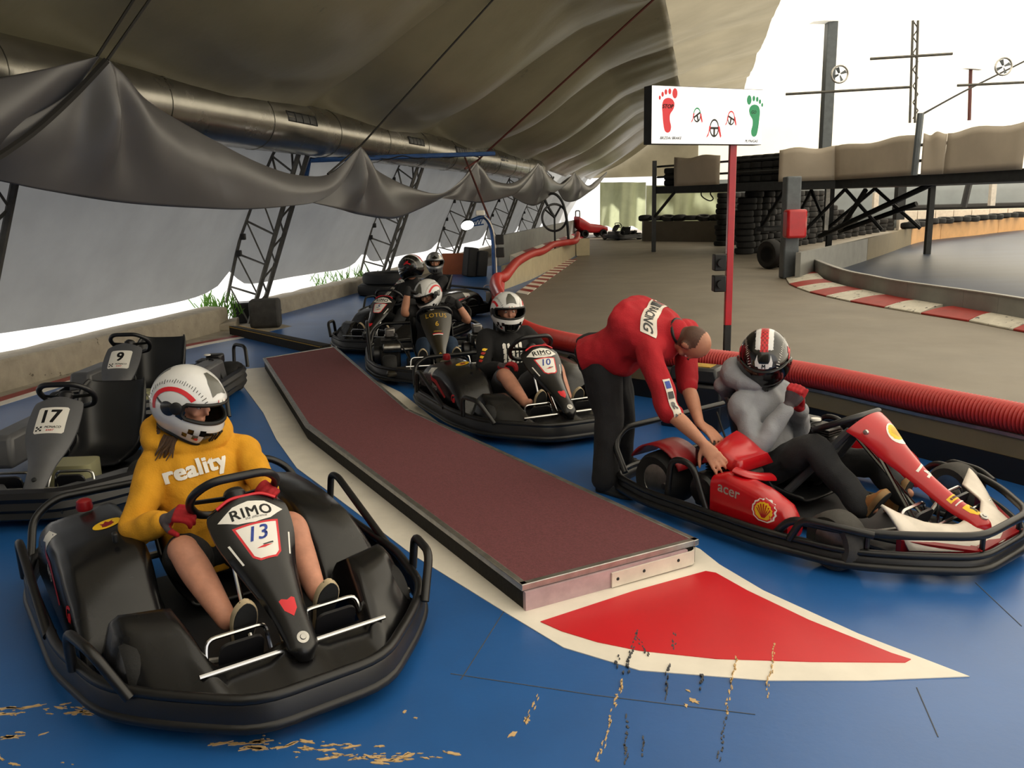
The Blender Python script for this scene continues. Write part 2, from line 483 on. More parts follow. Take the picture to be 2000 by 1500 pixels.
# the painted island: white with a red wedge
isl = [(-2.78, 8.72), (-2.62, 8.0), (-2.05, 6.75), (-1.72, 5.92), (-1.4, 5.22), (-1.08, 4.72), (-.5, 3.80), (-.05, 3.19), (.17, 2.90), (.43, 2.73), (.86, 2.645), (1.2, 2.63), (1.56, 2.64), (1.3, 2.95), (1.05, 3.33), (.93, 3.60), (.88, 3.78), (.6, 4.2), (-.3, 5.6), (-1.0, 7.4), (-1.9, 9.05)]
slab('floor_marking', isl, -.01, .0075, 'paint_white')
wedge = [(.09, 3.10), (.17, 3.02), (.30, 2.93), (.45, 2.86), (.72, 2.79), (1.05, 2.755), (1.38, 2.735), (1.41, 2.755), (1.36, 2.80), (1.15, 3.06), (.98, 3.33), (.89, 3.51), (.85, 3.53), (.5, 3.35)]
slab('floor_marking_wedge', wedge, -.01, .0105, 'paint_red')
# worn patches and scratches in the paint of the floor
wear = MB(); rw = random.Random(3)
def chip(mb, x, y, rx, ry, a, mi=0, z=None):
    n = 16; pts = []
    if z is None: z = .0118 if (x > -.2 and y > 2.6 and mi == 1) or (x > .1 and y > 2.62) else .0062
    for k in range(n):
        t = 2*PI*k/n; q = rw.uniform(.35, 1.3); px, py = rx*q*math.cos(t), ry*q*math.sin(t)
        pts.append((x+px*math.cos(a)-py*math.sin(a), y+px*math.sin(a)+py*math.cos(a)))
    mb.prism(pts, .002, z, mi)
for px, py, n, sp in [(600, 1462, 16, .12), (760, 1485, 10, .1), (700, 1478, 12, .1), (120, 1385, 12, .12), (40, 1395, 8, .1), (20, 1440, 4, .08), (170, 1395, 6, .06), (520, 1452, 8, .08), (30, 1490, 5, .08)]:
    c = G(px, py)
    for _ in range(int(n*1.8)): q = rw.random()**2; chip(wear, c.x+rw.gauss(0, sp), c.y+rw.gauss(0, .010), .004+.035*q, .0015+.007*q, rw.gauss(.0, .25))
for px, py, q in [(1000, 1438, .02), (1355, 1372, .024), (1340, 1380, .012), (1028, 1410, .02), (790, 1392, .012), (812, 1405, .008), (1345, 1352, .01), (795, 1475, .012)]:
    c = G(px, py); chip(wear, c.x, c.y, q, q*.5, rw.uniform(0, 3))
def scratch(x0, y0, x1, y1, w, mi, n=26):
    a, b = G(x0, y0), G(x1, y1); an = math.atan2(b.y-a.y, b.x-a.x)
    for k in range(n):
        t = (k+rw.random())/n
        if rw.random() < .12: continue
        p = a.lerp(b, t); chip(wear, p.x+rw.gauss(0, .004), p.y, (b-a).length/n*rw.uniform(.45, 1.0), w*rw.uniform(.5, 1.3), an, mi)
scratch(1218, 1325, 1165, 1498, .004, 0, 34); scratch(1245, 1235, 1222, 1320, .004, 1); scratch(1245, 1250, 1266, 1285, .003, 1, 12)
scratch(1438, 1285, 1420, 1400, .0035, 0, 24); scratch(1418, 1400, 1405, 1492, .003, 1, 18); scratch(1512, 1262, 1500, 1368, .003, 0, 20)
scratch(1316, 1240, 1314, 1275, .005, 1, 8); scratch(1306, 1300, 1302, 1368, .003, 1, 12); scratch(1050, 1360, 1028, 1412, .003, 0, 12)
scratch(1228, 1390, 1220, 1495, .004, 1, 18); scratch(1372, 1320, 1365, 1352, .004, 1, 8); scratch(1258, 1440, 1255, 1480, .003, 1, 6); scratch(1205, 1285, 1205, 1310, .004, 1, 6)
mat('paint_kerb_white', '#c9c3b4', .6, var=.15, vscale=6, col2='#3a3835', thr=.6); mat('red_kerb', '#9c2f28', .55, var=.15, vscale=5, col2='#3a2a28', thr=.68)
for pts in ([(880, 1318), (1160, 1360), (1475, 1398)], [(1790, 1345), (1832, 1442)], [(985, 1195), (900, 1330)], [(1905, 1140), (1995, 1225)], [(610, 940), (690, 1010)]):
    for (x0, y0), (x1, y1) in zip(pts, pts[1:]):
        a, b = G(x0, y0), G(x1, y1); t = (b-a).normalized()*1.0; q = V((-t.y, t.x, 0))*.0016; wear.hexa([a-q, b-q, b+q, a+q], [p+V((0, 0, .0055)) for p in (a-q, b-q, b+q, a+q)], 1)
mat('bare_wood', '#c9a877', .7, var=.15, vscale=30); mat('scuff', '#4b4d52', .7)
struct('floor_marking_wear', wear, ['bare_wood', 'scuff'])

# concrete kerb under the left membrane wall (with broken ends at the truss)
for k, (s0, s1, h) in enumerate([(-3, 12.1, .30), (13.4, 22.5, .24), (23.5, 31, .24)]):
    kb = MB(); n = int((s1-s0)*3); rk = random.Random(k)
    rows = []
    for i in range(n+1):
        s = lerp(s0, s1, i/n); hh = h+rk.uniform(-.012, .012); o = rk.uniform(-.006, .006)
        rows.append([HW(s, -.34, -.02), HW(s, o, -.02), HW(s, o-.01, hh-.02), HW(s, o-.03, hh), HW(s, -.34, hh+.01)])
    kb.loft(rows); struct('baseboard_left', kb, 'concrete', ang=30)

# membrane wall and ceiling
def hem(s):
    f = bay(s); return .47+.02*math.sin(s)+.34*(abs(2*f-1)**9)
def wallpt(s, l, sag=1.0):
    d, z = prof(l); nx, nz = pnorm(l); f = bay(s); q = math.sin(PI*f)
    b = (.22*q**.7*math.sin(PI*min(1, max(0, (l-.2)/3.2))))*sag
    b += .03*noise.noise(V((s*.9, l*1.3, 2)))
    return HW(s, d+nx*b, z+nz*b)
wl = MB()
NS = 190
def wfn(u, v):
    s = lerp(-3.0, S_FAR, u); f = bay(s)
    h = hem(s)
    # arc length at hem height
    l0 = interp(CZ[:8], _arc[:8], h); l = lerp(l0, _arc[4]-.12, v)
    return wallpt(s, l)
wl.grid(wfn, NS, 22); struct('wall_left', wl, 'membrane_wall', ang=60)
# darker inner band of cloth sewn along the hem, and the seam fold below the drapes
def ceilpt(s, l):
    d, z = prof(l); nx, nz = pnorm(l); f = bay(s); q = math.sin(PI*f)**.8
    b = q*(.50*math.exp(-((d-2.3)/1.5)**2)+.30*math.exp(-((d-5.5)/3.0)**2))
    b += (1-q)*.05+.07*noise.noise(V((s*.45, l*.35, 5)))+.035*noise.noise(V((s*1.6, l*.5, 9)))
    return HW(s, d+nx*b, z+nz*b)
L0 = interp(CX[:10], _arc[:10], .88); L1 = interp(CX, _arc, 6.9)
def lb(s, q=0): return lerp(interp(CX, _arc, 3.0+q), L1+q*1.1, sstep(4, 9.5, s))  # near the camera, out of view, the translucent roof is widened for more light
cl = MB(); cl.grid(lambda u, v: ceilpt(lerp(-3, S_FAR, u), lerp(L0, lb(lerp(-3, S_FAR, u), -1.1), v)), 220, 44); struct('ceiling', cl, 'membrane_ceiling', solid=.01, ang=60)
cm = MB(); cm.grid(lambda u, v: ceilpt(lerp(-3, S_FAR, u), lerp(lb(lerp(-3, S_FAR, u), -1.1), lb(lerp(-3, S_FAR, u), 1.0), v)), 220, 14); struct('ceiling_mid', cm, 'membrane_fade', ang=60)  # strip of in-between tone added to soften the brightness step in the roof
ct = MB(); ct.grid(lambda u, v: ceilpt(lerp(-3, S_FAR, u), lerp(lb(lerp(-3, S_FAR, u), 1.0), _arc[-1], v)), 110, 50); struct('wall_right', ct, 'membrane_light', solid=0, ang=60)
# gable end of the hall: opaque below, translucent above
ZB = 2.5
def gable(u, v, z0, z1f):
    d = lerp(1.6, 24.4, u); zt = interp(CX, CZ, d)-.05; a = min(z0, zt); return HW(S_FAR+.3, d, lerp(a, max(a, min(zt, z1f)), v))
ew = MB(); ew.grid(lambda u, v: gable(.21+u*.79, v, ZB, 99), 34, 10); struct('wall_back', ew, 'membrane_back')
ew = MB(); ew.grid(lambda u, v: gable(-.06+u*.27, v, 2.75, 99), 20, 10); struct('wall_back_dark', ew, 'membrane_mid')
ew = MB(); ew.grid(lambda u, v: gable(u*.78+.22, v, 0, ZB), 40, 4); struct('wall_back_lower', ew, 'wall_greyblue', solid=.05)

# arch trusses
def truss(s0, near):
    sg = 6 if near else 5
    mb = MB(); l_end = interp(CX, _arc, 1.0)
    N = 12; A = []; B = []; C = []
    for i in range(N+1):
        l = lerp(.0, l_end, i/N); d, z = prof(l); nx, nz = pnorm(max(.3, l)); w = .42*min(1, .35+l*.5)
        q = i/N; di, zi = lerp(.03, 1.08, q), lerp(.0, 2.55, q); A.append(HW(s0-.10, di, zi)); B.append(HW(s0+.10, di+.04, zi)); C.append(HW(s0, d+.03, z))
    for P, r in ((A, .034), (B, .034), (C, .024)): mb.tube(P, r, sg)
    for i in range(N):
        mb.tube([A[i], B[i+1]] if i % 2 else [B[i], A[i+1]], .015, 4)
        if i % 2 == 0:
            mb.tube([A[i], C[i+1]], .016, 4)
            if i+2 <= N: mb.tube([C[i+1], A[i+2]], .016, 4)
    return mb, C
for k, s0 in enumerate(TS[2:8]):
    mb, C = truss(s0, True)
    lab = ['steel lattice truss at the far left edge under the largest drape', 'steel lattice truss standing on the left kerb beside the grey plastic block',
           'steel lattice truss behind the tyres and the two rear drivers', 'steel lattice truss behind the orange board and dark pads', 'steel lattice truss just right of the blue lamp post', 'most distant steel lattice truss, by the giant steering wheel'][k]
    o = tag(obj('arch_truss', mb, 'truss_steel'), lab, 'truss', 'arch trusses along the left wall')
    for i in (3, 4, 6, 8):
        cb = MB(); cb.box(C[i]+HN*.04, (.07, .07, .09)); obj('clip', cb, 'black', o, bevel=.01)
# ventilation duct
DU = [(s, 1.18-.012*math.sin(s)) for s in [i*.5 for i in range(-4, 60)]]
dm = MB(); P = [HW(s, d, 2.67) for s, d in DU]
dm.tube(P, .33, 28)
for s in range(-1, 29, 2):
    i = min(range(len(DU)), key=lambda q: abs(DU[q][0]-s)); dm.tube([P[i]-HA*.02, P[i]+HA*.02], .336, 28)
du = tag(obj('ventilation_duct', dm, 'galv'), 'round galvanised ventilation duct running along the left wall above the drapes', 'duct')
for s in (11.75, 16.3, 19.3, 23.4):
    v = MB()
    def vf(u, w, s=s):
        a = lerp(.03, .42, w); return HW(lerp(s-.42, s+.42, u), 1.18+math.cos(a)*.335, 2.67+math.sin(a)*.335)
    v.grid(vf, 6, 6)
    vo = obj('vent', v, 'black', du, solid=.01)
    for q in range(5):
        e = MB(); ss = s-.4+q*.2; e.tube([HW(ss, 1.18+math.cos(a)*.342, 2.67+math.sin(a)*.342) for a in (.03, .16, .3, .42)], .006, 5)
        obj('slat', e, 'dark_steel', vo)

# grey drapes hung in swags from the ropes: top edge and hem follow the sag
def drape(label, top, hemp, apex, folds=7, amp=.07, n=90, m=22):
    """top, hemp: (px, py, Y) along the cloth; folds fan out from the apex where the rope lifts it"""
    ap = [(192, 110), (210, 115), (704, 286), (705, 286), (930, 316), (1051, 318), (1122, 336)]
    def split(L):
        out = []; seg = []
        for p in L:
            seg.append(DY(*p))
            if any(abs(p[0]-a)+abs(p[1]-b) < 3 for a, b in ap) and len(seg) > 1: out += spl(seg, 10)[:-1]; seg = [DY(*p)]
        return out+(spl(seg, 10) if len(seg) > 1 else seg)
    T = split(top); H = spl([DY(*p) for p in hemp], 10); A = DY(*apex); nT = len(T)-1; iA = min(range(nT+1), key=lambda i: (T[i]-A).length)/nT
    def at(L, u): x = u*(len(L)-1); i = min(int(x), len(L)-2); return L[i].lerp(L[i+1], x-i)
    mb = MB()
    def fn(u, v):
        a, b = at(T, u), at(H, u); p = a.lerp(b, v**1.15); r = p-A; ds, dz = r.dot(HA), -r.z; an = math.atan2(ds, max(.02, dz)+.15)
        L = (a-b).length; q = math.hypot(ds, dz); w = amp*sstep(.02, .45, q)*(1-sstep(.62, 1.02, v))*sstep(0, .35, L)*math.exp(-abs(ds)*.35)
        k = math.cos(folds*an+.9*math.sin(an*2.3)); w *= k*(.65+.35*math.sin(an*5+1))
        return p+HN*(w+.10*math.sin(PI*v)*min(1, L))
    mb.grid(fn, n, m)
    return tag(obj('drape', mb, 'drape', solid=.006, ang=80), label, 'drape', 'grey drapes slung along the left wall')
drape('grey drape at the top left edge, left of the first rope', [(-140, 190, 5.6), (-60, 165, 6.0), (60, 140, 6.4), (150, 120, 6.7), (192, 110, 6.8)],
      [(-160, 380, 5.4), (-80, 330, 5.8), (20, 275, 6.3), (120, 205, 6.7), (190, 116, 6.85)], (192, 110, 6.8), 7, .06)
drape('largest grey drape fanning out from the first rope at upper left', [(-120, 270, 5.9), (0, 250, 6.2), (120, 190, 6.6), (210, 115, 6.8), (300, 200, 7.4), (430, 282, 8.6), (520, 326, 9.6), (585, 343, 10.4), (645, 338, 11.2), (704, 286, 11.7)],
      [(-160, 320, 5.8), (-40, 345, 6.2), (100, 374, 6.6), (250, 397, 7.2), (400, 407, 8.2), (480, 409, 9.0), (560, 403, 9.8), (620, 393, 10.6), (665, 362, 11.3), (706, 294, 11.75)], (210, 115, 6.8), 9, .085, 200, 44)
drape('second largest grey drape, slung from the single rope left of centre', [(600, 360, 11.4), (660, 330, 11.6), (705, 286, 11.7), (740, 330, 12.6), (800, 364, 14.0), (860, 378, 15.6), (900, 352, 16.8), (930, 316, 17.6)],
      [(610, 396, 11.2), (660, 408, 11.5), (705, 420, 12.0), (768, 427, 13.2), (815, 410, 14.6), (860, 388, 15.8), (900, 362, 16.8), (931, 322, 17.65)], (705, 286, 11.7), 8, .10)
drape('grey drape slung from the brown pipe, above the blue lamp post', [(850, 388, 16.4), (895, 356, 17.2), (930, 316, 17.6), (960, 348, 18.8), (1000, 358, 20.6), (1030, 340, 22.6), (1051, 318, 23.8)],
      [(850, 385, 16.2), (900, 392, 17.2), (940, 396, 18.2), (980, 388, 19.8), (1010, 376, 21.4), (1035, 348, 22.9), (1052, 323, 23.9)], (930, 316, 17.6), 7, .10)
drape('small grey drape fourth along the duct, above the giant steering wheel', [(995, 370, 21.6), (1028, 345, 23.0), (1051, 318, 23.8), (1080, 350, 26.0), (1100, 358, 28.0), (1122, 336, 30)],
      [(992, 378, 21.4), (1025, 398, 23.0), (1050, 400, 24.2), (1080, 378, 26.4), (1102, 364, 28.2), (1123, 340, 30)], (1051, 318, 23.8), 6, .10)
drape('farthest and smallest grey drape, above the opening at the far end', [(1090, 362, 28), (1110, 345, 29.4), (1122, 336, 30), (1145, 362, 31), (1165, 352, 32), (1185, 335, 33)],
      [(1088, 368, 28), (1102, 392, 29), (1125, 392, 30), (1150, 376, 31), (1168, 362, 32), (1186, 338, 33)], (1122, 336, 30), 6, .10)
def cable(name, pts, r, m, label, cat, group=None, seg=6):
    mb = MB(); mb.tube(pts, r, seg); return tag(obj(name, mb, m), label, cat, group)
def ceil_hit(x, y):
    d = ray(x, y); b = _cbvh.ray_cast(CP, d); return b[0]-d.normalized()*.02 if b[0] else CP+d*9
cl.add(cm.v, cm.f); _cbvh = bvh_of(cl)
RG = 'ropes holding up the drapes'
cable('rope', [DY(190, 110, 6.8), ceil_hit(268, -12)], .012, 'rope', 'left one of the two dark ropes at upper left', 'rope', RG)
cable('rope', [DY(210, 117, 6.8), ceil_hit(300, -12)], .012, 'rope', 'right one of the two dark ropes at upper left', 'rope', RG)
cable('strap', spl([DY(208, 118, 6.8), DY(140, 190, 6.62), DY(60, 262, 6.3), DY(-40, 330, 5.9)], 5), .028, 'rope', 'black strap running down the edge of the upper left drape', 'strap')
cable('rope', [DY(640, 340, 10.8), DY(705, 284, 11.7), ceil_hit(968, -6)], .013, 'rope', 'dark rope rising from the peak of the second grey drape', 'rope', RG)
cable('conduit', [DY(908, 330, 17.2), DY(932, 314, 17.6), ceil_hit(1282, -6)], .022, 'pipe_brown', 'brown pipe slanting up to the ceiling above the third drape', 'pipe')
cable('brace_pole', [DY(908, 308, 17.2), DY(955, 426, 14.6)], .02, 'pipe_brown', 'thin brown pole slanting down to the blue lamp post', 'pole')
b = MB(); b.tube([DY(598, 346, 12.2), DY(606, 313, 12.2), DY(780, 306, 12.9), DY(966, 300, 13.6)], .035, 8)
bo = tag(obj('blue_pipe', b, 'blue_paint'), 'dark blue horizontal pipe in front of the ventilation duct', 'pipe')
w = MB(); w.tube(spl([DY(606+k*30, 308+(k % 2)*6-k*.6, 12.18+k*.118) for k in range(12)], 4), .009, 5); obj('cable', w, 'black', bo)

# unseen opaque sheet added behind the camera at left to cut light
wf = MB(); wf.grid(lambda u, v: V((lerp(-9.5, 2.5, u), -4.2+.12*math.sin(u*25), 5.2*v)), 40, 6); struct('light_blocker', wf, 'membrane_ceiling', solid=.02)
# ------------------------------------------------------------------ boarding platform with burgundy carpet
PL = [(.02, 3.20), (.84, 3.63), (-.79, 6.29), (-1.97, 9.36), (-2.60, 8.71), (-1.50, 5.91)]
pf = thing('boarding_platform', 'low bent boarding platform covered in burgundy carpet', 'platform', (-.6, 5.2, 0))
def inset(P, q):
    c = V((sum(p[0] for p in P)/len(P), sum(p[1] for p in P)/len(P))); out = []
    n = len(P)
    for i in range(n):
        a, b, d = V(P[i-1]), V(P[i]), V(P[(i+1) % n])
        n1 = V(((b-a).y, -(b-a).x)).normalized(); n2 = V(((d-b).y, -(d-b).x)).normalized()
        m = (n1+n2); m = m/m.length_squared*2*q; out.append(tuple(b-m))
    return out
mb = MB(); mb.prism(inset(PL, .012), .006, .100); obj('plywood_base', mb, 'wood_black', pf, world=True)
mb = MB(); mb.prism(inset(PL, .022), .096, .118); obj('carpet_top', mb, 'carpet', pf, world=True)
for i in range(6):
    a, b = V((*PL[i], 0)), V((*PL[(i+1) % 6], 0)); t = (b-a).normalized(); nn = V((t.y, -t.x, 0))
    mb = MB(); mb.hexa([a+V((0, 0, .092)), b+V((0, 0, .092)), b-nn*.03+V((0, 0, .092)), a-nn*.03+V((0, 0, .092))], [a+V((0, 0, .121)), b+V((0, 0, .121)), b-nn*.03+V((0, 0, .121)), a-nn*.03+V((0, 0, .121))])
    tag(obj('edge_strip', mb, 'alu', pf, world=True, bevel=.003), 'aluminium edge strip')
a, b = V((.02, 3.20, 0)), V((.84, 3.63, 0)); t = (b-a).normalized(); nn = V((t.y, -t.x, 0))
mb = MB(); q = a-nn*.0+t*.01; w = t*.84
mb.hexa([q-nn*.01+V((0, 0, .008)), q+w-nn*.01+V((0, 0, .008)), q+w-nn*.01+V((0, 0, .090)), q-nn*.01+V((0, 0, .090))], [q+nn*.012+V((0, 0, .008)), q+w+nn*.012+V((0, 0, .008)), q+w+nn*.012+V((0, 0, .090)), q+nn*.012+V((0, 0, .090))])
tag(obj('front_board', mb, 'wood_edge', pf, world=True), 'scuffed pinkish front board')
mb = MB(); q = a+t*.43+nn*.014
pts = [q, q+t*.2, q+t*.44]+[q+t*(.44+.035*math.sin(x))-nn*(.035-.035*math.cos(x))*1.3 for x in (.5, 1.0, 1.57, 2.2)]
mb.loft([[p+V((0, 0, .012+.012*k/6)), p+nn*.008+V((0, 0, .012+.012*k/6)), p+nn*.008+V((0, 0, .078+.012*k/6)), p+V((0, 0, .078+.012*k/6))] for k, p in enumerate(pts)])
s_ = tag(obj('metal_strip', mb, 'white_dirty', pf, world=True), 'bent pale metal strip')
for k in (.03, .17, .36):
    mb = MB(); mb.lathe([(0, .004), (.006, .003), (.008, 0)], 10, frame(q+t*k+nn*.008+V((0, 0, .045+k*.03)), t, (0, 0, 1)) @ M.Identity(4)); obj('screw', mb, 'dark_steel', s_)

# ------------------------------------------------------------------ red corrugated tube on the low wall between pit and track
def off(P, q):
    out = []
    for i, p in enumerate(P):
        t = (P[min(i+1, len(P)-1)]-P[max(i-1, 0)]).normalized(); out.append(p+V((t.y, -t.x, 0))*q)
    return out
TB = spl([(p[0], p[1], 0) for p in TUBE], 14)
wallp = TB
def wallmb(P, o0, o1, z0, z1):
    A, B = off(P, o0), off(P, o1); mb = MB()
    mb.loft([[a+V((0, 0, z0)), b+V((0, 0, z0)), b+V((0, 0, z1)), a+V((0, 0, z1))] for a, b in zip(A, B)]); return mb
bar = thing('pit_barrier', 'low beige barrier wall under the red corrugated tube', 'barrier', (2.6, 5.2, 0))
obj('panel', wallmb(TB, .0, -.05, .15, .285), 'barrier_beige', bar, world=True)
obj('skirt', wallmb(TB, -.01, -.06, .0, .15), 'black', bar, world=True)
obj('top_rail', wallmb(TB, .012, -.062, .27, .29), 'alu', bar, world=True)
# corrugations: dense rings along the path
def corrug(P, r, pitch, amp, z, seg=18):
    L = [0]
    for i in range(1, len(P)): L.append(L[-1]+(P[i]-P[i-1]).length)
    n = int(L[-1]/pitch*4); pts = []; rr = []; j = 0
    for k in range(n+1):
        s = L[-1]*k/n
        while j < len(P)-2 and L[j+1] < s: j += 1
        p = P[j].lerp(P[j+1], (s-L[j])/max(1e-6, L[j+1]-L[j])); pts.append(p+V((0, 0, z(s/L[-1]) if callable(z) else z))); rr.append(r+amp*(1, 0, -1, 0)[k % 4])
    mb = MB(); mb.tube(pts, rr, seg); return mb
P = off(TB, -.025)
tag(obj('corrugated_tube', corrug(P, .084, .024, .006, .378), 'tube_red', ang=75), 'long red corrugated tube lying on the pit barrier', 'tube')

# far pit wall with its wavy red tube
PWp = [V(G(985, 566)), V(G(1012, 556)), V(G(1040, 545)), V(G(1072, 529)), V(G(1100, 514)), V(G(1124, 500))]
PW = spl([(p.x, p.y, 0) for p in PWp], 8)
pw = thing('pit_wall', 'cream panel wall under the thin wavy red tube', 'barrier', (PWp[2].x, PWp[2].y, 0))
nP = len(PW)
for k, (i0, i1) in enumerate([(0, 8), (8, 16), (16, 24), (24, 32), (32, nP-1)]):
    seg_ = PW[i0:i1+1]; seg_ = [p.copy() for p in seg_]; seg_[-1] = seg_[-1].lerp(seg_[-2], .04)
    obj('panel', wallmb(seg_, 0, -.05, 0, .46), 'barrier_cream', pw, world=True)
e = PW[-1]; mb = MB(); mb.box(e+V((.22, .02, .26)), (.42, .12, .52), RZ(.12).to_3x3()); obj('end_block', mb, 'barrier_cream', pw, world=True, bevel=.01)
rp = [G(1128, 457, .62), G(1124, 470, .56), G(1104, 474, .55), G(1080, 478, .55), G(1060, 490, .53), G(1036, 497, .53), G(1012, 510, .53), G(1000, 522, .52), G(985, 540, .50), G(971, 544, .50), G(968, 560, .46), (TUBE[-2][0], TUBE[-2][1], .42)]
tag(obj('wavy_tube', corrug(spl(rp, 10), .085, .06, .002, 0, 14), 'tube_red', ang=75), 'thin wavy red tube lying on the distant cream wall', 'tube')
# red and white stripe painted along the track edge
A_, B_ = [V(G(1008, 572)), V(G(1106, 507))], [V(G(1030, 576)), V(G(1127, 507))]
st = MB(); N = 24
for k in range(N):
    a, b = k/N, (k+1)/N
    q = [A_[0].lerp(A_[1], a), B_[0].lerp(B_[1], a), B_[0].lerp(B_[1], b), A_[0].lerp(A_[1], b)]
    st.hexa([(p.x, p.y, -.005) for p in q], [(p.x, p.y, .012) for p in q], k % 2)
struct('floor_marking_stripe', st, ['paint_white', 'red_dark'])
# grey wall with red and white base on the left of the far pit lane
gw = MB(); a, b = G(975, 520), G(1128, 462); a.z = b.z = 0
n_ = V((b.y-a.y, a.x-b.x, 0)).normalized()
gw.hexa([a, b, b-n_*.1, a-n_*.1], [p+V((0, 0, .78)) for p in (a, b, b-n_*.1, a-n_*.1)])
g = tag(obj('lane_wall', gw, 'barrier_grey'), 'grey wall with a red and white base beyond the blue lamp post', 'barrier')
for k in range(8):
    p, q = a.lerp(b, .08+k*.11), a.lerp(b, .08+(k+1)*.11); mb = MB()
    mb.hexa([p+n_*.45, q+n_*.45, q+n_*.0, p+n_*.0], [p+n_*.45+V((0, 0, .03)), q+n_*.45+V((0, 0, .03)), q+n_*.01+V((0, 0, .2)), p+n_*.01+V((0, 0, .2))])
    obj('kerb_block', mb, ['paint_white', 'red_dark'][k % 2], g)

# ------------------------------------------------------------------ right hand track edge: barrier and painted kerb blocks
BT = [G(x, y, .35) for x, y in [(1550, 478), (1556, 489), (1580, 502), (1640, 525), (1700, 538), (1760, 549), (1900, 568), (2000, 583), (2150, 606), (2400, 650)]]
BP = spl([(p.x, p.y, 0) for p in BT], 8)
tb = thing('track_barrier', 'curved grey barrier behind the red and white kerb', 'barrier', (BP[30].x, BP[30].y, 0))
cuts = [0, 14, 24, 33, 41, 47, 52, 58, 64, len(BP)-1]
for i0, i1 in zip(cuts, cuts[1:]):
    q = [p.copy() for p in BP[i0:i1+1]]; q[-1] = q[-1].lerp(q[-2], .03)
    obj('panel', wallmb(q, 0, -.06, 0, .34), 'barrier_grey', tb, world=True)
obj('top_rail', wallmb(BP, .01, -.07, .335, .352), 'alu', tb, world=True)
KX = [(1524, 527), (1535, 545), (1541, 556), (1556, 563), (1581, 572), (1613, 580), (1660, 590), (1727, 602), (1798, 614), (1892, 629), (1978, 646), (2095, 668), (2230, 694)]
def nearest(p): return min(BP, key=lambda q: (q-V((p.x, p.y, 0))).length)
KL = ['first red block at the far end of the curved kerb', 'second block from the far end of the curved kerb, white', 'third block from the far end of the curved kerb, red', 'fourth block from the far end of the curved kerb, white', 'fifth block from the far end of the curved kerb, red', 'white kerb block just right of the red helmet-high post line, sixth from the far end', 'seventh block from the far end of the curved kerb, red', 'scuffed white kerb block, eighth from the far end', 'large red kerb block, ninth from the far end', 'large scuffed white kerb block near the right edge', 'red kerb block cut off by the right edge', 'white kerb block beyond the right edge']
KL[5] = 'sixth block from the far end of the curved kerb, white'
for k in range(11):
    a, b = G(*KX[k]), G(*KX[k+1]); b = b.lerp(a, .02); c, d = nearest(b), nearest(a)
    c = b.lerp(c, min(1, .62/max(.01, (c-b).length))); d = a.lerp(d, min(1, .62/max(.01, (d-a).length)))
    up = V((0, 0, 1)); mb = MB(); N = 5
    rows = []
    for i in range(N+1):
        t = i/N; p, q = a.lerp(d, t), b.lerp(c, t); z = .025+.085*math.sin(t*PI/2)
        rows.append([p, q, q+up*z, p+up*z])
    mb.loft(rows); tag(obj('kerb_block', mb, 'paint_kerb_white' if k % 2 else 'red_kerb', bevel=.008), KL[k], 'kerb', 'red and white kerb blocks at the track edge')
# dark inner track surface and the far barrier
ins = [tuple(p[:2]) for p in off(BP, -.12)]
FB = [G(x, y) for x, y in [(1552, 548), (1650, 520), (1720, 497), (1800, 471), (1900, 460), (2000, 449), (2200, 440)]]
ins2 = ins[2:]+[(30, 20), (FB[-1].x, FB[-1].y)]+[(p.x, p.y) for p in FB[::-1][1:-1]]
slab('floor_inner', ins2, -.02, .006, 'blue_dark_floor')
FP = spl([(p.x, p.y, 0) for p in FB], 6)
fb = thing('far_barrier', 'far track barrier, grey at the post and orange towards the right', 'barrier', (FP[10].x, FP[10].y, 0))
for i0, i1, m in [(0, 9, 'barrier_grey'), (9, 16, 'barrier_beige'), (16, 20, 'barrier_orange'), (20, 27, 'barrier_orange'), (27, len(FP)-1, 'barrier_orange')]:
    q = [p.copy() for p in FP[i0:i1+1]]; q[-1] = q[-1].lerp(q[-2], .05); obj('panel', wallmb(q, 0, .1, 0, .55), m, fb, world=True)
for k, i in enumerate((8, 13, 14.6)):
    j = int(i); p = FP[j].lerp(FP[j+1], i-j); t = (FP[j+1]-FP[j]).normalized(); mb = MB()
    mb.prism(circ(0, 0, .16, 16, .13), 0, .006, 0, frame(p+V((t.y, -t.x, 0))*(-.004)+V((0, 0, .32)), t, (0, 0, 1))); obj('red_spot', mb, 'red_dark', fb, world=True)
struct('floor_marking_edge', wallmb(FP[14:], -.55, -.02, -.01, .02), 'paint_red'); struct('floor_marking_line', wallmb(FP[14:], -.75, -.55, -.01, .018), 'paint_white')
# tyres
def tyre_mb(R_=.28, w=.18, mx=None, seg=18):
    mb = MB(); r = R_*.58
    mb.lathe([(r, -w*.42), (R_*.86, -w*.5), (R_*.97, -w*.36), (R_, 0), (R_*.97, w*.36), (R_*.86, w*.5), (r, w*.42), (r*.98, 0), (r, -w*.42)], seg, mx); return mb
TY = None
def tyre(x, y, z, label, group, mx=None, R_=.28, w=.18, m='rubber'):
    global TY
    if R_ == .28 and w == .18 and m == 'rubber':
        if TY is None: TY = obj('tyre', tyre_mb(), 'rubber'); o = TY
        else: o = TY.copy(); COL.objects.link(o)
    else: o = obj('tyre', tyre_mb(R_, w), m)
    o.matrix_world = TR(x, y, z) @ (mx or M.Identity(4))
    return tag(o, label, 'tyre', group)
GT = 'tyres lying on top of the far barrier'
q = off(FP, .22)
for i in range(15, 30, 1):
    p = q[i]; tyre(p.x, p.y, .66, 'tyre lying on top of the far barrier', GT, RX(.12*((i % 3)-1)))
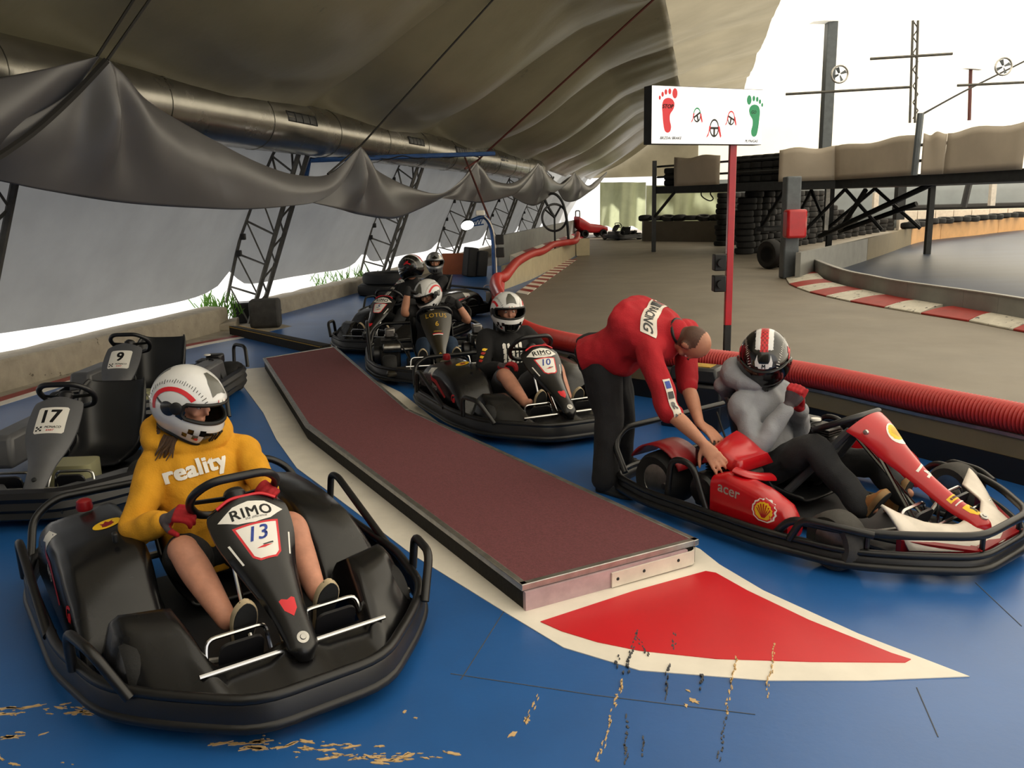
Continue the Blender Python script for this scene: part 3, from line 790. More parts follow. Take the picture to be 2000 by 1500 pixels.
# tyre stacks added for darkness under the deck, standing in for clutter
GS = 'tyres stacked in the dark under the raised deck'
rs = random.Random(11)
for k in range(21):
    p = G(1462+k*14.5, 505-k*2.6); p = p+V((.4, 1.9, 0))
    for j in range((9, 10, 9, 10, 10, 9)[k % 6] if k < 11 else max(3, 9-(k-10))): tyre(p.x+rs.uniform(-.05, .05), p.y+rs.uniform(-.05, .05), .09+j*.18, 'black tyre stacked in the dark under the raised deck', GS)
for k in range(12):
    p = G(1450+k*16, 492-k*2.2); p = p+V((.3, 3.6, 0))
    for j in range(10 if k < 9 else 8): tyre(p.x+rs.uniform(-.05, .05), p.y+rs.uniform(-.05, .05), .09+j*.18, 'black tyre stacked in the dark under the raised deck', GS)
# white blocks of the far lane and its dark top rail
WB = [DY(1758, 412, 38.5), DY(2040, 408, 38.5)]
for w_ in WB: w_.z = 0
for k in range(8):
    a = WB[0].lerp(WB[-1], k/8); b = WB[0].lerp(WB[-1], (k+.97)/8); mb = MB(); nn = V((0, .3, 0))
    mb.hexa([a, b, b+nn, a+nn], [p+V((0, 0, .85)) for p in (a, b, b+nn, a+nn)])
    tag(obj('barrier_block', mb, 'white_dirty', bevel=.02), 'white barrier block in the row behind the orange barrier', 'block', 'white barrier blocks far right')
mb = MB(); a, b = WB[0]+V((0, .7, .95)), WB[-1]+V((0, .7, .95)); mb.tube([a, b], .14, 8); tag(obj('dark_rail', mb, 'rubber'), 'dark rail along the top of the white block row', 'rail')

# ------------------------------------------------------------------ raised deck
DB = [G(x, y, 2.03) for x, y in [(1262, 366), (1318, 362), (1407, 358), (1520, 353), (1632, 349.5), (1790, 339.5), (1845, 337), (2000, 327.5), (2120, 321)]]
DB[0] = DB[1]+(DB[1]-DB[2]).normalized()*1.0
def deck_pt(i, o, z):
    a, b = DB[max(0, i-1)], DB[min(len(DB)-1, i+1)]; t = (b-a).normalized(); return DB[i]+V((-t.y, t.x, 0))*o+V((0, 0, z-2.03))
dk = thing('raised_deck', 'raised dark steel deck of the upper track', 'deck', (DB[4].x, DB[4].y, 0))
mb = MB(); mb.loft([[deck_pt(i, 0, 1.80), deck_pt(i, 3.4, 1.80), deck_pt(i, 3.4, 2.02), deck_pt(i, 0, 2.02)] for i in range(len(DB))]); obj('deck_slab', mb, 'dark_steel', dk, world=True)
for z in (2.3, 2.62):
    mb = MB(); mb.tube([deck_pt(i, .12, z) for i in range(len(DB))], .035, 6); obj('rail', mb, 'dark_steel', dk, world=True)
for x, y, Y0 in [(1757, 366, None), (1935, 345, None)]: pass
def column(x, ytop, zb, name='column'):
    d = ray(x, ytop); 
for i, o in [(2, 2.8), (3, 3.0), (4, 3.2)]:
    p = deck_pt(i, o, 0); mb = MB(); mb.box((p.x, p.y, .9), (.14, .14, 1.8)); obj('column', mb, 'dark_steel', dk, world=True)
for (x0, y0, Y0, x1, y1, Y1) in [(1600, 462, 24.5, 1835, 352, 20), (1640, 452, 24, 1790, 398, 22), (1690, 372, 22, 1640, 450, 24)]:
    mb = MB(); mb.tube([DY(x0, y0, Y0), DY(x1, y1, Y1)], .07, 6); obj('strut', mb, 'dark_steel', dk, world=True)
for i, j in [(3, 4), (2, 3)]:
    for o in (1.6, 2.9):
        p, q = deck_pt(i, o, 1.78), deck_pt(j, o, 1.78); m_ = p.lerp(q, .5)
        for a, b in ((V((p.x, p.y, .7)), m_), (V((q.x, q.y, .7)), m_)):
            mb = MB(); mb.tube([a, b], .05, 6); obj('brace', mb, 'dark_steel', dk, world=True)
DL = {(1, 2): 'separate grey deck panel left of the red sign post', (3, 4): 'deck panel right of the sign with a faint seam, left half', (4, 5): 'long deck panel left of the thin post that splits the panels', (5, 6): 'narrow deck panel just right of the thin post', (6, 7): 'buckled deck panel at the right edge'}
for (i, j), lab in DL.items():
    mb = MB(); N = 12; a0, b0 = deck_pt(i, 0, 2.0), deck_pt(j, 0, 2.0); t = (b0-a0).normalized(); nn = V((t.y, -t.x, 0)); ph = i*1.7
    if (i, j) == (5, 6): a0 = a0+t*.12
    def pfn(u, v):
        p = a0.lerp(b0, .004+.992*u); h = .82*v+(.03*math.sin(u*9+ph) if v > .5 else 0)
        return p+nn*(.03+.03*math.sin(u*7+ph+v)*v)+V((0, 0, h))
    mb.grid(pfn, N, 7); tag(obj('sheet_panel', mb, 'deck_panel', solid=.012, ang=60), lab, 'panel', 'sheet panels along the raised deck')
GD = 'tyres lined up on the raised deck'
for (i, j, n) in [(2, 3, 5), (0, 1, 2)]:
    a0, b0 = deck_pt(i, .55, 0), deck_pt(j, .55, 0)
    for k in range(n):
        p = a0.lerp(b0, (k+.5)/n)
        for z in range(4 if i else 3): tyre(p.x, p.y, 2.03+.09+z*.18, 'dark tyre in the row on the raised deck beside the grey panel', GD, None, .3, .178)
# posts
mb = MB(); p = DY(1619, 140, 22.6); mb.box((p.x, p.y, (2.03+DY(1624, 22, 22.6).z)/2), (.26, .26, DY(1624, 22, 22.6).z-2.03)); 
o = tag(obj('deck_post', mb, 'post_grey', bevel=.02), 'tall grey post rising from the deck into the bright roof', 'post')
p2 = G(1545, 545); mb = MB(); zt = DY(1552, 344, p2.y).z; mb.box((p2.x, p2.y+.2, zt/2), (.30, .30, zt)); po = tag(obj('grey_post', mb, 'post_grey', bevel=.03), 'grey square post carrying the red box at the barrier bend', 'post')
fbx = MB(); c = DY(1550, 437, p2.y-.05); fbx.box((p2.x, p2.y-.08, c.z), (.40, .32, .56)); bx = tag(obj('red_box', fbx, 'red_kart', bevel=.05), 'red box fixed to the grey post at the barrier bend', 'box')
def thin_post(x, y0, y1, Y, r, m, lab):
    a, b = DY(x, y1, Y), DY(x, y0, Y); b.x = a.x; mb = MB(); mb.box(a.lerp(b, .5), (r*2, r*2, b.z-a.z)); return tag(obj('thin_post', mb, m, bevel=.01), lab, 'post')
a = deck_pt(5, -.05, 2.0); mb = MB(); mb.tube([a, a+V((.04, 0, 1.25))], .07, 8); tag(obj('thin_post', mb, 'post_grey'), 'thin grey post splitting two of the deck panels', 'post')
thin_post(1936, 342, 402, 30, .09, 'white_dirty', 'pale post under the deck near the right edge'); thin_post(1709, 376, 407, 36, .1, 'white_dirty', 'small pale post in the dark under the deck')
thin_post(1612, 362, 450, 24, .06, 'alu', 'shiny thin post under the deck beside the red box')
mb = MB(); p = DY(1890, 352, 33); q = DY(1883, 405, 33); mb.tube([DY(1898, 340, 33), DY(1890, 370, 33), DY(1882, 405, 33)], .12, 6); tag(obj('leaning_post', mb, 'dark_steel'), 'dark bent post leaning under the deck at right', 'post')
mb = MB(); mb.box(DY(1757, 397, 27), (.26, .26, DY(1757, 366, 27).z-DY(1757, 430, 27).z)); tag(obj('green_post', mb, 'dark_steel'), 'dark post standing at the right end of the tyre heap', 'post')
# gable framework in front of the bright end wall
def beam(x0, y0, x1, y1, Y, r, lab, m='truss_steel'):
    mb = MB(); mb.tube([DY(x0, y0, Y), DY(x1, y1, Y)], r*.55, 6); return tag(obj('girt', mb, m), lab, 'girt', 'steel girts under the bright roof')
YE = 20.5
beam(1535, 184, 1778, 170, YE, .06, 'lower left steel girt under the bright roof'); beam(1700, 115, 1860, 105, YE, .06, 'upper steel girt under the bright roof'); beam(1870, 167, 2060, 158, YE, .06, 'right steel girt under the bright roof')
gc = MB()
for q in (-5, 5): gc.tube([DY(1788+q, 40, YE), DY(1782+q, 240, YE)], .028, 6)
for k in range(12): gc.tube([DY(1783+(k % 2)*10, 40+k*16, YE), DY(1793-(k % 2)*10, 56+k*16, YE)], .014, 4)
tag(obj('lattice_column', gc, 'truss_steel'), 'lattice steel column in the bright area above the deck', 'column')
lp = MB(); lp.tube([DY(1896, 132, 30), DY(1893, 235, 30)], .06, 8); l_ = tag(obj('flood_lamp', lp, 'pipe_brown'), 'brown pole with a flat lamp head above the deck panels', 'lamp')
lh = MB(); lh.box(DY(1905, 130, 30), (.55, .3, .12)); obj('lamp_head', lh, 'dark_steel', l_, bevel=.03)
cable('wire', spl([DY(1798, 225, 22), DY(1880, 180, 24), DY(1960, 140, 26), DY(2060, 90, 28)], 5), .025, 'rope', 'dark twisted wire rising to the right above the deck', 'wire')
for x, y, lab in [(1640, 145, 'round fan under the bright roof beside the tall post'), (1960, 130, 'round fan under the bright roof near the right edge')]:
    c = DY(x, y, YE); mb = MB(); mb.tube([c+V((.19*math.cos(a), 0, .19*math.sin(a))) for a in [k*PI/10 for k in range(20)]], .022, 6, True); f_ = tag(obj('wall_fan', mb, 'alu'), lab, 'fan')
    for k in range(4):
        a = k*PI/2+.4; Q = [c+V((r*math.cos(a+e), y, r*math.sin(a+e))) for r, e, y in ((.03, -.6, -.012), (.165, -.25, -.012), (.165, .25, .016), (.03, .6, .016))]; mb = MB(); mb.hexa(Q, [p+V((0, .006, 0)) for p in Q]); obj('blade', mb, 'post_grey', f_)

# low dark wall at the far end of the straight, cloths hanging under the deck, tyres on the wall
a, b = G(1256, 471), G(1485, 474); mb = MB(); mb.hexa([a, b, b+V((0, .3, 0)), a+V((0, .3, 0))], [p+V((0, 0, .78)) for p in (a, b, b+V((0, .3, 0)), a+V((0, .3, 0)))])
tag(obj('straight_end_wall', mb, 'barrier_dark'), 'low dark wall across the far end of the straight', 'barrier')
for k in range(9):
    p = a.lerp(b, .03+k*.105)+V((0, .3, .90)); tyre(p.x, p.y, p.z, 'tyre lying on the low wall at the far end of the straight', 'tyres on the far low wall', RX(.2*((k % 3)-1)))
def cloth(x0, x1, y0, y1, Y, lab, m, n):
    mb = MB()
    def fn(u, v):
        p = DY(lerp(x0, x1, u), lerp(y0, y1, v), Y); return p+V((0, .25*math.sin(u*n)+.08*math.sin(u*n*2.7+v*2), .12*math.sin(u*n*1.3)*v))
    mb.grid(fn, 40, 10); return tag(obj('hanging_cloth', mb, m, ang=80), lab, 'cloth', 'pale cloths hanging under the deck')
cloth(1172, 1262, 356, 446, 42.5, 'pale green cloth hanging left of the deck end', 'membrane_green', 9); cloth(1262, 1432, 362, 445, 38, 'pale green cloth hanging under the deck behind the sign post', 'membrane_green', 13)
mb = MB(); a = DY(1261, 290, 25.5); p = G(1258, 480); a = V((DB[0].x, DB[0].y, 0)); mb.box((a.x, a.y, 1.4), (.12, .12, 2.8)); tag(obj('end_post', mb, 'dark_steel'), 'dark post at the left end of the raised deck', 'post')
mb = MB(); mb.tube([(a.x+.02, a.y-.05, 1.1), deck_pt(1, .02, 1.85)], .045, 6); tag(obj('end_brace', mb, 'dark_steel'), 'dark diagonal brace at the left end of the raised deck', 'brace')
cable('hose', spl([DY(1372, 366, 26), DY(1370, 382, 26), DY(1385, 392, 26), DY(1393, 388, 26), DY(1388, 376, 26), DY(1412, 365, 26)], 5), .02, 'rope', 'dark cable loop hanging under the deck', 'cable')
# two big wheels at the foot of the grey post
for x, y, w_, lab in [(1503, 515, .42, 'dark wheel standing left at the foot of the grey post'), (1524, 512, .36, 'dark wheel leaning against the grey post')]:
    p = G(x, y+10); tyre(p.x, p.y, .34, lab, None, RZ(.5) @ RY(PI/2), .34, .26)
mb = MB(); p = G(1505, 500); mb.box((p.x+.1, p.y+.4, .74), (.75, .4, .14), RZ(.3).to_3x3()); tag(obj('dark_crate', mb, 'grey_dark', bevel=.03), 'dark flat box lying on the wheels by the grey post', 'box')
# ------------------------------------------------------------------ go-karts (local: x forward, y left, z up)
OUT = [(-.97, .42), (-.90, .62), (-.60, .69), (.15, .68), (.52, .60), (.70, .46), (.93, .22)]
OUTL = [(x, y) for x, y in OUT]+[(x, -y) for x, y in OUT[::-1]]
def ringpath(z, o=0.0, rad=.10, pts=OUTL):
    P = [V((x*(1+o/.95), y*(1+o/.66), z)) for x, y in pts]; return fil(P, rad, 4, True)
def rrect(y0, y1, z0, z1, r, n=4, slope=0):
    """rounded rectangle in the YZ plane, list of (y, z)"""
    out = []
    for cx, cz, a0 in ((y1-r, z1-r, 0), (y0+r, z1-r, PI/2), (y0+r, z0+r, PI), (y1-r, z0+r, 1.5*PI)):
        for k in range(n+1):
            a = a0+PI/2*k/n; out.append((cx+r*math.cos(a), cz+r*math.sin(a)))
    return out
def nose_mesh(spine, hw, drop=.045, thick=.02, n=11):
    """spine (x, z) from tip to top, half widths, crowned section"""
    S = spl([(x, 0, z) for x, z in spine], 5); W = spl([(w, 0, 0) for w in hw], 5); mb = MB(); rings = []
    for i, p in enumerate(S):
        t = (S[min(i+1, len(S)-1)]-S[max(i-1, 0)]).normalized(); nn = V((t.z, 0, -t.x))
        if nn.z < 0 and nn.x < 0: nn = -nn
        w = W[i].x; top = [p+V((0, w*q, 0))-nn*(drop*abs(q)**2.2*min(1, w/.1)) for q in [2*k/(n-1)-1 for k in range(n)]]
        bot = [v-nn*thick*(1 if 0 < k < n-1 else .5) for k, v in enumerate(top)][::-1]
        rings.append(top+bot)
    mb.loft(rings); return mb, S
def pframe(a, b):
    """decal frame on the nose between spine points a (low) and b (high): X = kart right when read from the front, Y = up the panel"""
    y = (b-a).normalized(); x = V((0, 1, 0)); z = x.cross(y); c = (a+b)/2
    return M(((x.x, y.x, z.x, c.x), (x.y, y.y, z.y, c.y), (x.z, y.z, z.z, c.z), (0, 0, 0, 1)))
def outline_strip(poly, w):
    """closed ring between poly and poly inset by w as quads"""
    n = len(poly); c = V((sum(p[0] for p in poly)/n, sum(p[1] for p in poly)/n)); inn = []
    for i in range(n):
        a, b, d = V(poly[i-1]), V(poly[i]), V(poly[(i+1) % n]); n1 = V((-(b-a).y, (b-a).x)).normalized(); n2 = V((-(d-b).y, (d-b).x)).normalized(); m = n1+n2
        m = m/max(.3, m.length_squared)*2*w
        if (b+m-c).length > (b-c).length: m = -m
        inn.append(tuple(b+m))
    return list(poly)+inn, [(i, (i+1) % n, (i+1) % n+n, i+n) for i in range(n)], inn
def flatpoly(mb, poly, mi): mb.add([(x, y, 0) for x, y in poly], [tuple(range(len(poly)))], mi)
def shell_badge(mb, cx, cy, r, rot, m0, m1, m2=None):
    """scallop badge: red outline, yellow body, ribs"""
    def sh(q):
        pts = []
        for k in range(21):
            a = lerp(-.55, PI+.55, k/20); rr = r*q*(1+.04*math.cos(k*PI)); pts.append((rr*math.cos(a), rr*math.sin(a)*.95+.05*r))
        pts += [(-.42*r*q, -.75*r*q), (.42*r*q, -.75*r*q)]
        return [(cx+x*math.cos(rot)-y*math.sin(rot), cy+x*math.sin(rot)+y*math.cos(rot)) for x, y in pts]
    flatpoly(mb, sh(1.0), m0); flatpoly(mb, sh(.86), m1)
    for k in range(7):
        a = PI*(.12+.76*k/6); x1, y1 = .72*r*math.cos(a), .72*r*math.sin(a); x0, y0 = .12*r*math.cos(a), -.5*r; w = .045*r
        P = [(x0-w, y0), (x0+w, y0), (x1+w*1.4, y1), (x1-w*1.4, y1)]
        flatpoly(mb, [(cx+x*math.cos(rot)-y*math.sin(rot), cy+x*math.sin(rot)+y*math.cos(rot)) for x, y in P], m2 if m2 is not None else m0)
def flame(mb, s, mi, cx=0, cy=0, rot=0, flip=1):
    """small tongue-of-flame emblem: a C stroke with two tongues"""
    P = spl([(-.9, .1, 0), (-.75, .65, 0), (-.1, .95, 0), (.45, .8, 0)], 5); Q = spl([(.35, .55, 0), (-.05, .6, 0), (-.5, .4, 0), (-.6, .0, 0)], 5)
    T = [(p.x, p.y) for p in P+Q]+[(-.45, -.45), (-.05, -.85), (.3, -.7), (.0, -.5), (.75, -.75), (.25, -.35), (.95, -.15), (.15, -.05), (.6, .35), (-.15, .1), (-.3, -.35), (-.62, -.6), (-.85, -.25)]
    flatpoly(mb, [(cx+s*(x*flip*math.cos(rot)-y*math.sin(rot)), cy+s*(x*flip*math.sin(rot)+y*math.cos(rot))) for x, y in T], mi)
def wheel(k, x, y, r, w, m='rubber', steer=0.0):
    mx = TR(x, y, r) @ RZ(steer) @ RX(PI/2); t = obj('wheel', tyre_mb(r, w, None, 28), m, k, bevel=0); t.matrix_local = mx
    mb = MB(); q = w*.4
    mb.lathe([(r*.57, -q), (r*.6, -q*1.05), (r*.5, -q*.75), (r*.3, -q*.25), (r*.16, -q*.5), (r*.16, q*.5), (r*.3, q*.25), (r*.5, q*.75), (r*.6, q*1.05), (r*.57, q)], 24)
    rim = obj('rim', mb, 'alu', t)
    for a in range(4):
        mb = MB(); an = a*PI/2+.3; mb.lathe([(.009, -q*.62), (.009, q*.62)], 6, TR(r*.24*math.cos(an), r*.24*math.sin(an), 0)); obj('wheel_bolt', mb, 'dark_steel', rim)
    return t
def steering(k, c=(.12, 0, .575), tilt=.80, r=.165, flat=True, mats=('black_plastic', 'black_plastic')):
    n = V((-math.cos(tilt), 0, math.sin(tilt))).normalized(); x = V((0, 1, 0)); y = n.cross(x)
    if y.z < 0: y = -y
    c = V(c); F = M(((x.x, y.x, n.x, c.x), (x.y, y.y, n.y, c.y), (x.z, y.z, n.z, c.z), (0, 0, 0, 1)))
    if flat: P = [(-.62, .80), (.62, .80), (.98, .35), (1, -.2), (.72, -.78), (.3, -.98), (-.3, -.98), (-.72, -.78), (-1, -.2), (-.98, .35)]
    else: P = [(math.cos(a*PI/6), math.sin(a*PI/6)) for a in range(12)]
    path = fil([F @ V((a*r, b*r, 0)) for a, b in P], .07, 4, True); mb = MB(); mb.tube(path, .0165, 10, True)
    sw = obj('steering_wheel', mb, mats[0], k)
    for a in (-.1, PI+.1, -PI/2):
        mb = MB(); e = V((r*math.cos(a), r*math.sin(a)*.95, 0)); t = e.normalized(); s = V((-t.y, t.x, 0))*.018
        mb.hexa([F @ (t*.02+s-V((0, 0, .02))), F @ (e+s*.8), F @ (e-s*.8), F @ (t*.02-s-V((0, 0, .02)))], [F @ (q+V((0, 0, .006))) for q in (t*.02+s-V((0, 0, .02)), e+s*.8, e-s*.8, t*.02-s-V((0, 0, .02)))]); obj('spoke', mb, 'dark_steel', sw, bevel=.002)
    mb = MB(); mb.lathe([(.0, .012), (.035, .01), (.045, -.01), (.03, -.05)], 16, F); obj('hub', mb, mats[1], sw, bevel=.003)
    mb = MB(); mb.tube([F @ V((0, 0, -.05)), V((.60, 0, .11))], .011, 8); obj('steering_column', mb, 'chrome', k)
    return F
def seat(k, m='seat_black', top=.60):
    prof_ = spl([(.02, 0, .10), (-.12, 0, .085), (-.27, 0, .08), (-.38, 0, .14), (-.44, 0, .28), (-.49, 0, .45), (-.53, 0, top)], 5)
    hw = [.17, .19, .20, .21, .215, .21, .18]; W = spl([(w, 0, 0) for w in hw], 5); rise = spl([(q, 0, 0) for q in (.03, .07, .13, .17, .15, .11, .06)], 5)
    mb = MB(); N = 17
    def fn(u, v):
        i = min(len(prof_)-1, int(round(u*(len(prof_)-1)))); p = prof_[i]; t = (prof_[min(i+1, len(prof_)-1)]-prof_[max(0, i-1)]).normalized(); nn = V((-t.z, 0, t.x))
        if nn.x < 0 and nn.z < .1: nn = -nn
        nn = V((t.z, 0, -t.x)); q = 2*v-1; a = abs(q)
        return V((p.x, 0, p.z))+V((0, W[i].x*math.sin(q*PI/2*.98), 0))+nn*rise[i].x*(a**3.2)
    mb.grid(fn, len(prof_), N); return obj('seat', mb, m, k, solid=.012, ang=70)
def bumper(k, style):
    if style == 'monaco':
        mo = [(-.84, .42), (-.78, .60), (-.5, .66), (.15, .66), (.48, .58), (.64, .44), (.85, .22)]; path = ringpath(0, .0, .1, mo+[(x, -y) for x, y in mo[::-1]]); mb = MB(); rings = []
        pr_ = [(-.03, .07), (.0, .06), (.022, .075), (.012, .105), (.026, .125), (.012, .16), (.024, .185), (.010, .215), (-.03, .225), (-.035, .15)]
        N = len(path)
        for i, p in enumerate(path):
            t = (path[(i+1) % N]-path[i-1]).normalized(); o = V((t.y, -t.x, 0)); o = o if o.dot(p) > 0 else -o
            rings.append([p+o*a+V((0, 0, z)) for a, z in pr_])
        mb.loft(rings+[rings[0]], cap=False); obj('bumper', mb, 'black_plastic', k, ang=25)
        return
    zs = {'rimo': ((.075, .020, 0), (.165, .019, -.012)), 'ferrari': ((.065, .02, .01), (.125, .016, 0), (.215, .019, -.03))}.get(style, ((.075, .02, 0), (.165, .019, -.012)))
    for z, r, o in zs:
        mb = MB()
        if style == 'ferrari' and z > .2:
            P = [(.20, .645, .125), (.27, .645, .21), (.52, .59, .215), (.70, .46, .215), (.92, .22, .215)]; mb.tube(fil(P+[(x, -y, w) for x, y, w in P[::-1]], .09, 4), r, 10)
        else: mb.tube(ringpath(z, o), r, 10, True)
        obj('bumper_rail', mb, 'black_tube', k)
    path = ringpath(0, -.004); N = len(path); mb = MB(); rings = []; zt = .11 if style == 'ferrari' else .165
    for i, p in enumerate(path):
        t = (path[(i+1) % N]-path[i-1]).normalized(); o = V((t.y, -t.x, 0)); o = o if o.dot(p) > 0 else -o
        rings.append([p+o*a+V((0, 0, z)) for a, z in ((0, .05), (.012, .06), (.012, zt-.015), (0, zt), (-.012, zt-.015), (-.012, .06))])
    mb.loft(rings+[rings[0]], cap=False); obj('bumper_skirt', mb, 'black_plastic', k)
    for x, y in ((.93, .18), (.93, -.18), (.6, .55), (.6, -.55), (.0, .68), (0, -.68), (-.6, .69), (-.6, -.69)):
        mb = MB(); mb.tube([(x*.97, y*.97, .06), (x*.97, y*.97, .21 if style == 'ferrari' and x > .5 else (.12 if style == 'ferrari' else .165))], .012, 8); obj('bumper_post', mb, 'black_tube', k)
    mb = MB(); mb.tube(fil([(-.80, .64, .165), (-.93, .60, .30), (-.95, .50, .37), (-.95, -.50, .37), (-.93, -.60, .30), (-.80, -.64, .165)], .09, 5), .018, 10); obj('rear_hoop', mb, 'black_tube', k)
def hoops(k, spec):
    for pts, rad in spec:
        for sg in (1, -1):
            mb = MB(); mb.tube(fil([(x, y*sg, z) for x, y, z in pts], rad, 5), .017, 10); obj('guard_hoop', mb, 'black_tube', k)
def chassis(k):
    mb = MB(); mb.prism([(-.5, -.27), (-.5, .27), (.55, .29), (.78, .2), (.78, -.2), (.55, -.29)], .035, .05); obj('floor_tray', mb, 'grey_dark', k)
    for sg in (1, -1):
        mb = MB(); mb.tube(fil([(-.85, .24*sg, .1), (-.3, .24*sg, .07), (.2, .30*sg, .07), (.85, .20*sg, .1)], .12, 4), .015, 8); obj('frame_rail', mb, 'dark_steel', k)
    mb = MB(); mb.tube([(-.55, -.6, .14), (-.55, .6, .14)], .018, 8); obj('rear_axle', mb, 'steel', k)
    for sg in (1, -1):
        mb = MB(); mb.tube(fil([(.46, .56*sg, .13), (.46, .34*sg, .12), (.52, .1*sg, .1)], .05, 4), .013, 8); obj('tie_rod', mb, 'steel', k)
def pedals(k, lettering=False):
    for sg, nm in ((1, 'brake_pedal'), (-1, 'gas_pedal')):
        c = V((.62, .17*sg, .17)); F = frame(c, (0, 1, 0), (.35, 0, 1)); mb = MB()
        mb.loft([[F @ V((x, y, z)) for x, y in rrect(-.075, .075, -.085, .075, .03)] for z in (-.006, .006)]); p = obj(nm, mb, 'black_plastic', k)
        if lettering:
            mb = MB(); text(mb, 'RIMO', lambda u, v: F @ V((v, -u, -.008)), h=.035, bold=.01, c=(0, 0)); mb.f = [tuple(reversed(f)) for f in mb.f]; obj('lettering', mb, 'scuff', p)
        mb = MB(); mb.tube(fil([(.60, .05*sg, .05), (.585, .07*sg, .245), (.585, .27*sg, .245), (.62, .29*sg, .12)], .03, 4), .008, 8); tag(obj('pedal_bar', mb, 'chrome', p), 'chrome pedal bar')
    mb = MB(); mb.tube([(.70, -.33, .185), (.70, .33, .185)], .0085, 8); tag(obj('cross_bar', mb, 'chrome', k), 'chrome cross bar')
def engine(k, sx=-.30, sy=-.42, cover=None, small=False):
    e = MB(); e.box((sx, sy, .16), (.22, .20, .18)); E_ = obj('engine', e, 'engine_metal', k, bevel=.015)
    mb = MB()
    for i in range(7): mb.box((sx+.03, sy, .26+i*.014), (.16, .17, .006))
    mb.box((sx+.03, sy, .30), (.09, .10, .10)); obj('cooling_fins', mb, 'engine_metal', E_)
    mb = MB(); mb.lathe([(.0, -.05), (.075, -.05), (.085, -.03), (.085, .03), (.07, .045), (.0, .05)], 20, TR(sx+.0, sy-.13, .19) @ RX(PI/2)); fan = obj('recoil_starter', mb, 'black_plastic', E_)
    mb = MB(); mb.box((sx-.10, sy+.02, .33), (.12, .14, .09)); tag(obj('air_filter', mb, 'black_plastic', E_, bevel=.02), 'black air filter box')
    mb = MB(); mb.lathe([(.03, -.09), (.045, -.08), (.045, .08), (.03, .09)], 14, TR(sx+.13, sy+.02, .27) @ RX(PI/2)); obj('exhaust_muffler', mb, 'steel', E_)
    mb = MB(); mb.tube(spl([(sx+.02, sy-.02, .32), (sx+.10, sy+.06, .36), (sx+.15, sy+.14, .24), (sx+.2, sy+.2, .12)], 6), .008, 6); obj('cable', mb, 'black', E_)
    mb = MB(); mb.lathe([(0, .012), (.028, .01), (.03, 0)], 14, TR(sx-.02, sy-.02, .375)); obj('filler_cap', mb, 'white', E_)
    return E_

PODZ = ([-.76, -.70, -.6, -.4, -.2, -.05, .05, .12, .18, .215], [.31, .38, .41, .42, .415, .39, .335, .27, .18, .10])
def rimo_pods(k, detail=True):
    for sg in (1, -1):
        mb = MB(); rings = []
        for i in range(20):
            x = lerp(-.76, .215, i/19); zt = interp(*PODZ, x); q = sstep(-.1, .215, x)
            ring = rrect(.29+.02*q, .62-.02*q, .065, zt, min(.05, (zt-.065)*.4), 4)
            rings.append([V((x+(.0 if z > .2 else .01), y*sg-(.5 if sg > 0 else .1)*sg*max(0, y-.5)*max(0, z-.15)/.25-(.10 if sg > 0 else .02)*sg*max(0, z-.15)*(y > .45), z-.05*max(0, y-.48)/.12*(z > .15))) for y, z in ring])
        mb.loft(rings); p = obj('side_pod', mb, 'black_body', k, ang=50)
        bv = bvh_of(mb)
        top = frame((-.28, .42*sg, .44), (0, 1, 0), (-1, 0, 0))
        if sg < 0:
            fm = MB(); flatpoly(fm, circ(0, 0, .055, 24, .045), 0)
            flatpoly(fm, [(-.022, -.02), (-.01, -.028), (.012, -.024), (.026, -.01), (.02, .008), (.026, .022), (.008, .012), (-.002, .03), (-.012, .012), (-.026, .02), (-.02, .0)], 1)
            tag(obj('sticker', decal(fm, bv, top @ TR(.03, .04, 0), .0015, .02), ['yellow', 'red_dark'], p), 'round yellow sticker')
            mb = MB(); mb.lathe([(.03, 0), (.034, .012), (.03, .04), (.02, .048), (0, .05)], 18, TR(-.58, .43*sg, .405)); tag(obj('fuel_cap', mb, 'red_dark', p), 'dark red fuel cap')
            mb = MB(); mb.box((-.10, .40*sg, .425), (.035, .02, .04)); obj('latch', mb, 'black', p, bevel=.006)
        # shoulder sticker: white chevron, red tail and lettering on the outer side
        F = frame((-.36, .66*sg, .28), (1, 0, 0), (0, .25, 1)) if sg < 0 else frame((-.36, .66*sg, .28), (-1, 0, 0), (0, -.25, 1))
        d_ = 1 if sg < 0 else -1
        fm = MB(); flatpoly(fm, [(-.17*d_, .10), (-.06*d_, .12), (-.09*d_, .04), (-.13*d_, .065), (-.19*d_, .05)], 0)
        flatpoly(fm, [(-.13*d_, .06), (-.09*d_, .035), (.02*d_, .03), (.25*d_, -.06), (.22*d_, -.075), (.0*d_, .0), (-.10*d_, .01)], 1)
        text(fm, 'RIMO', lambda u, v: V((u, v, 0)), w=.11, c=(-.02*d_, -.03), mi=0, bold=.02, rot=-.12*d_)
        obj('sticker', decal(fm, bv, F, .0015, .03), ['white', 'red_sticker'], p)
        F2 = frame((.03, .60*sg, .22), (1, 0, 0), (0, 0, 1)) if sg < 0 else frame((.03, .60*sg, .22), (-1, 0, 0), (0, 0, 1))
        fm = MB(); flame(fm, .035, 0); obj('emblem', decal(fm, bv, F2, .0015, .03), 'red_sticker', p)
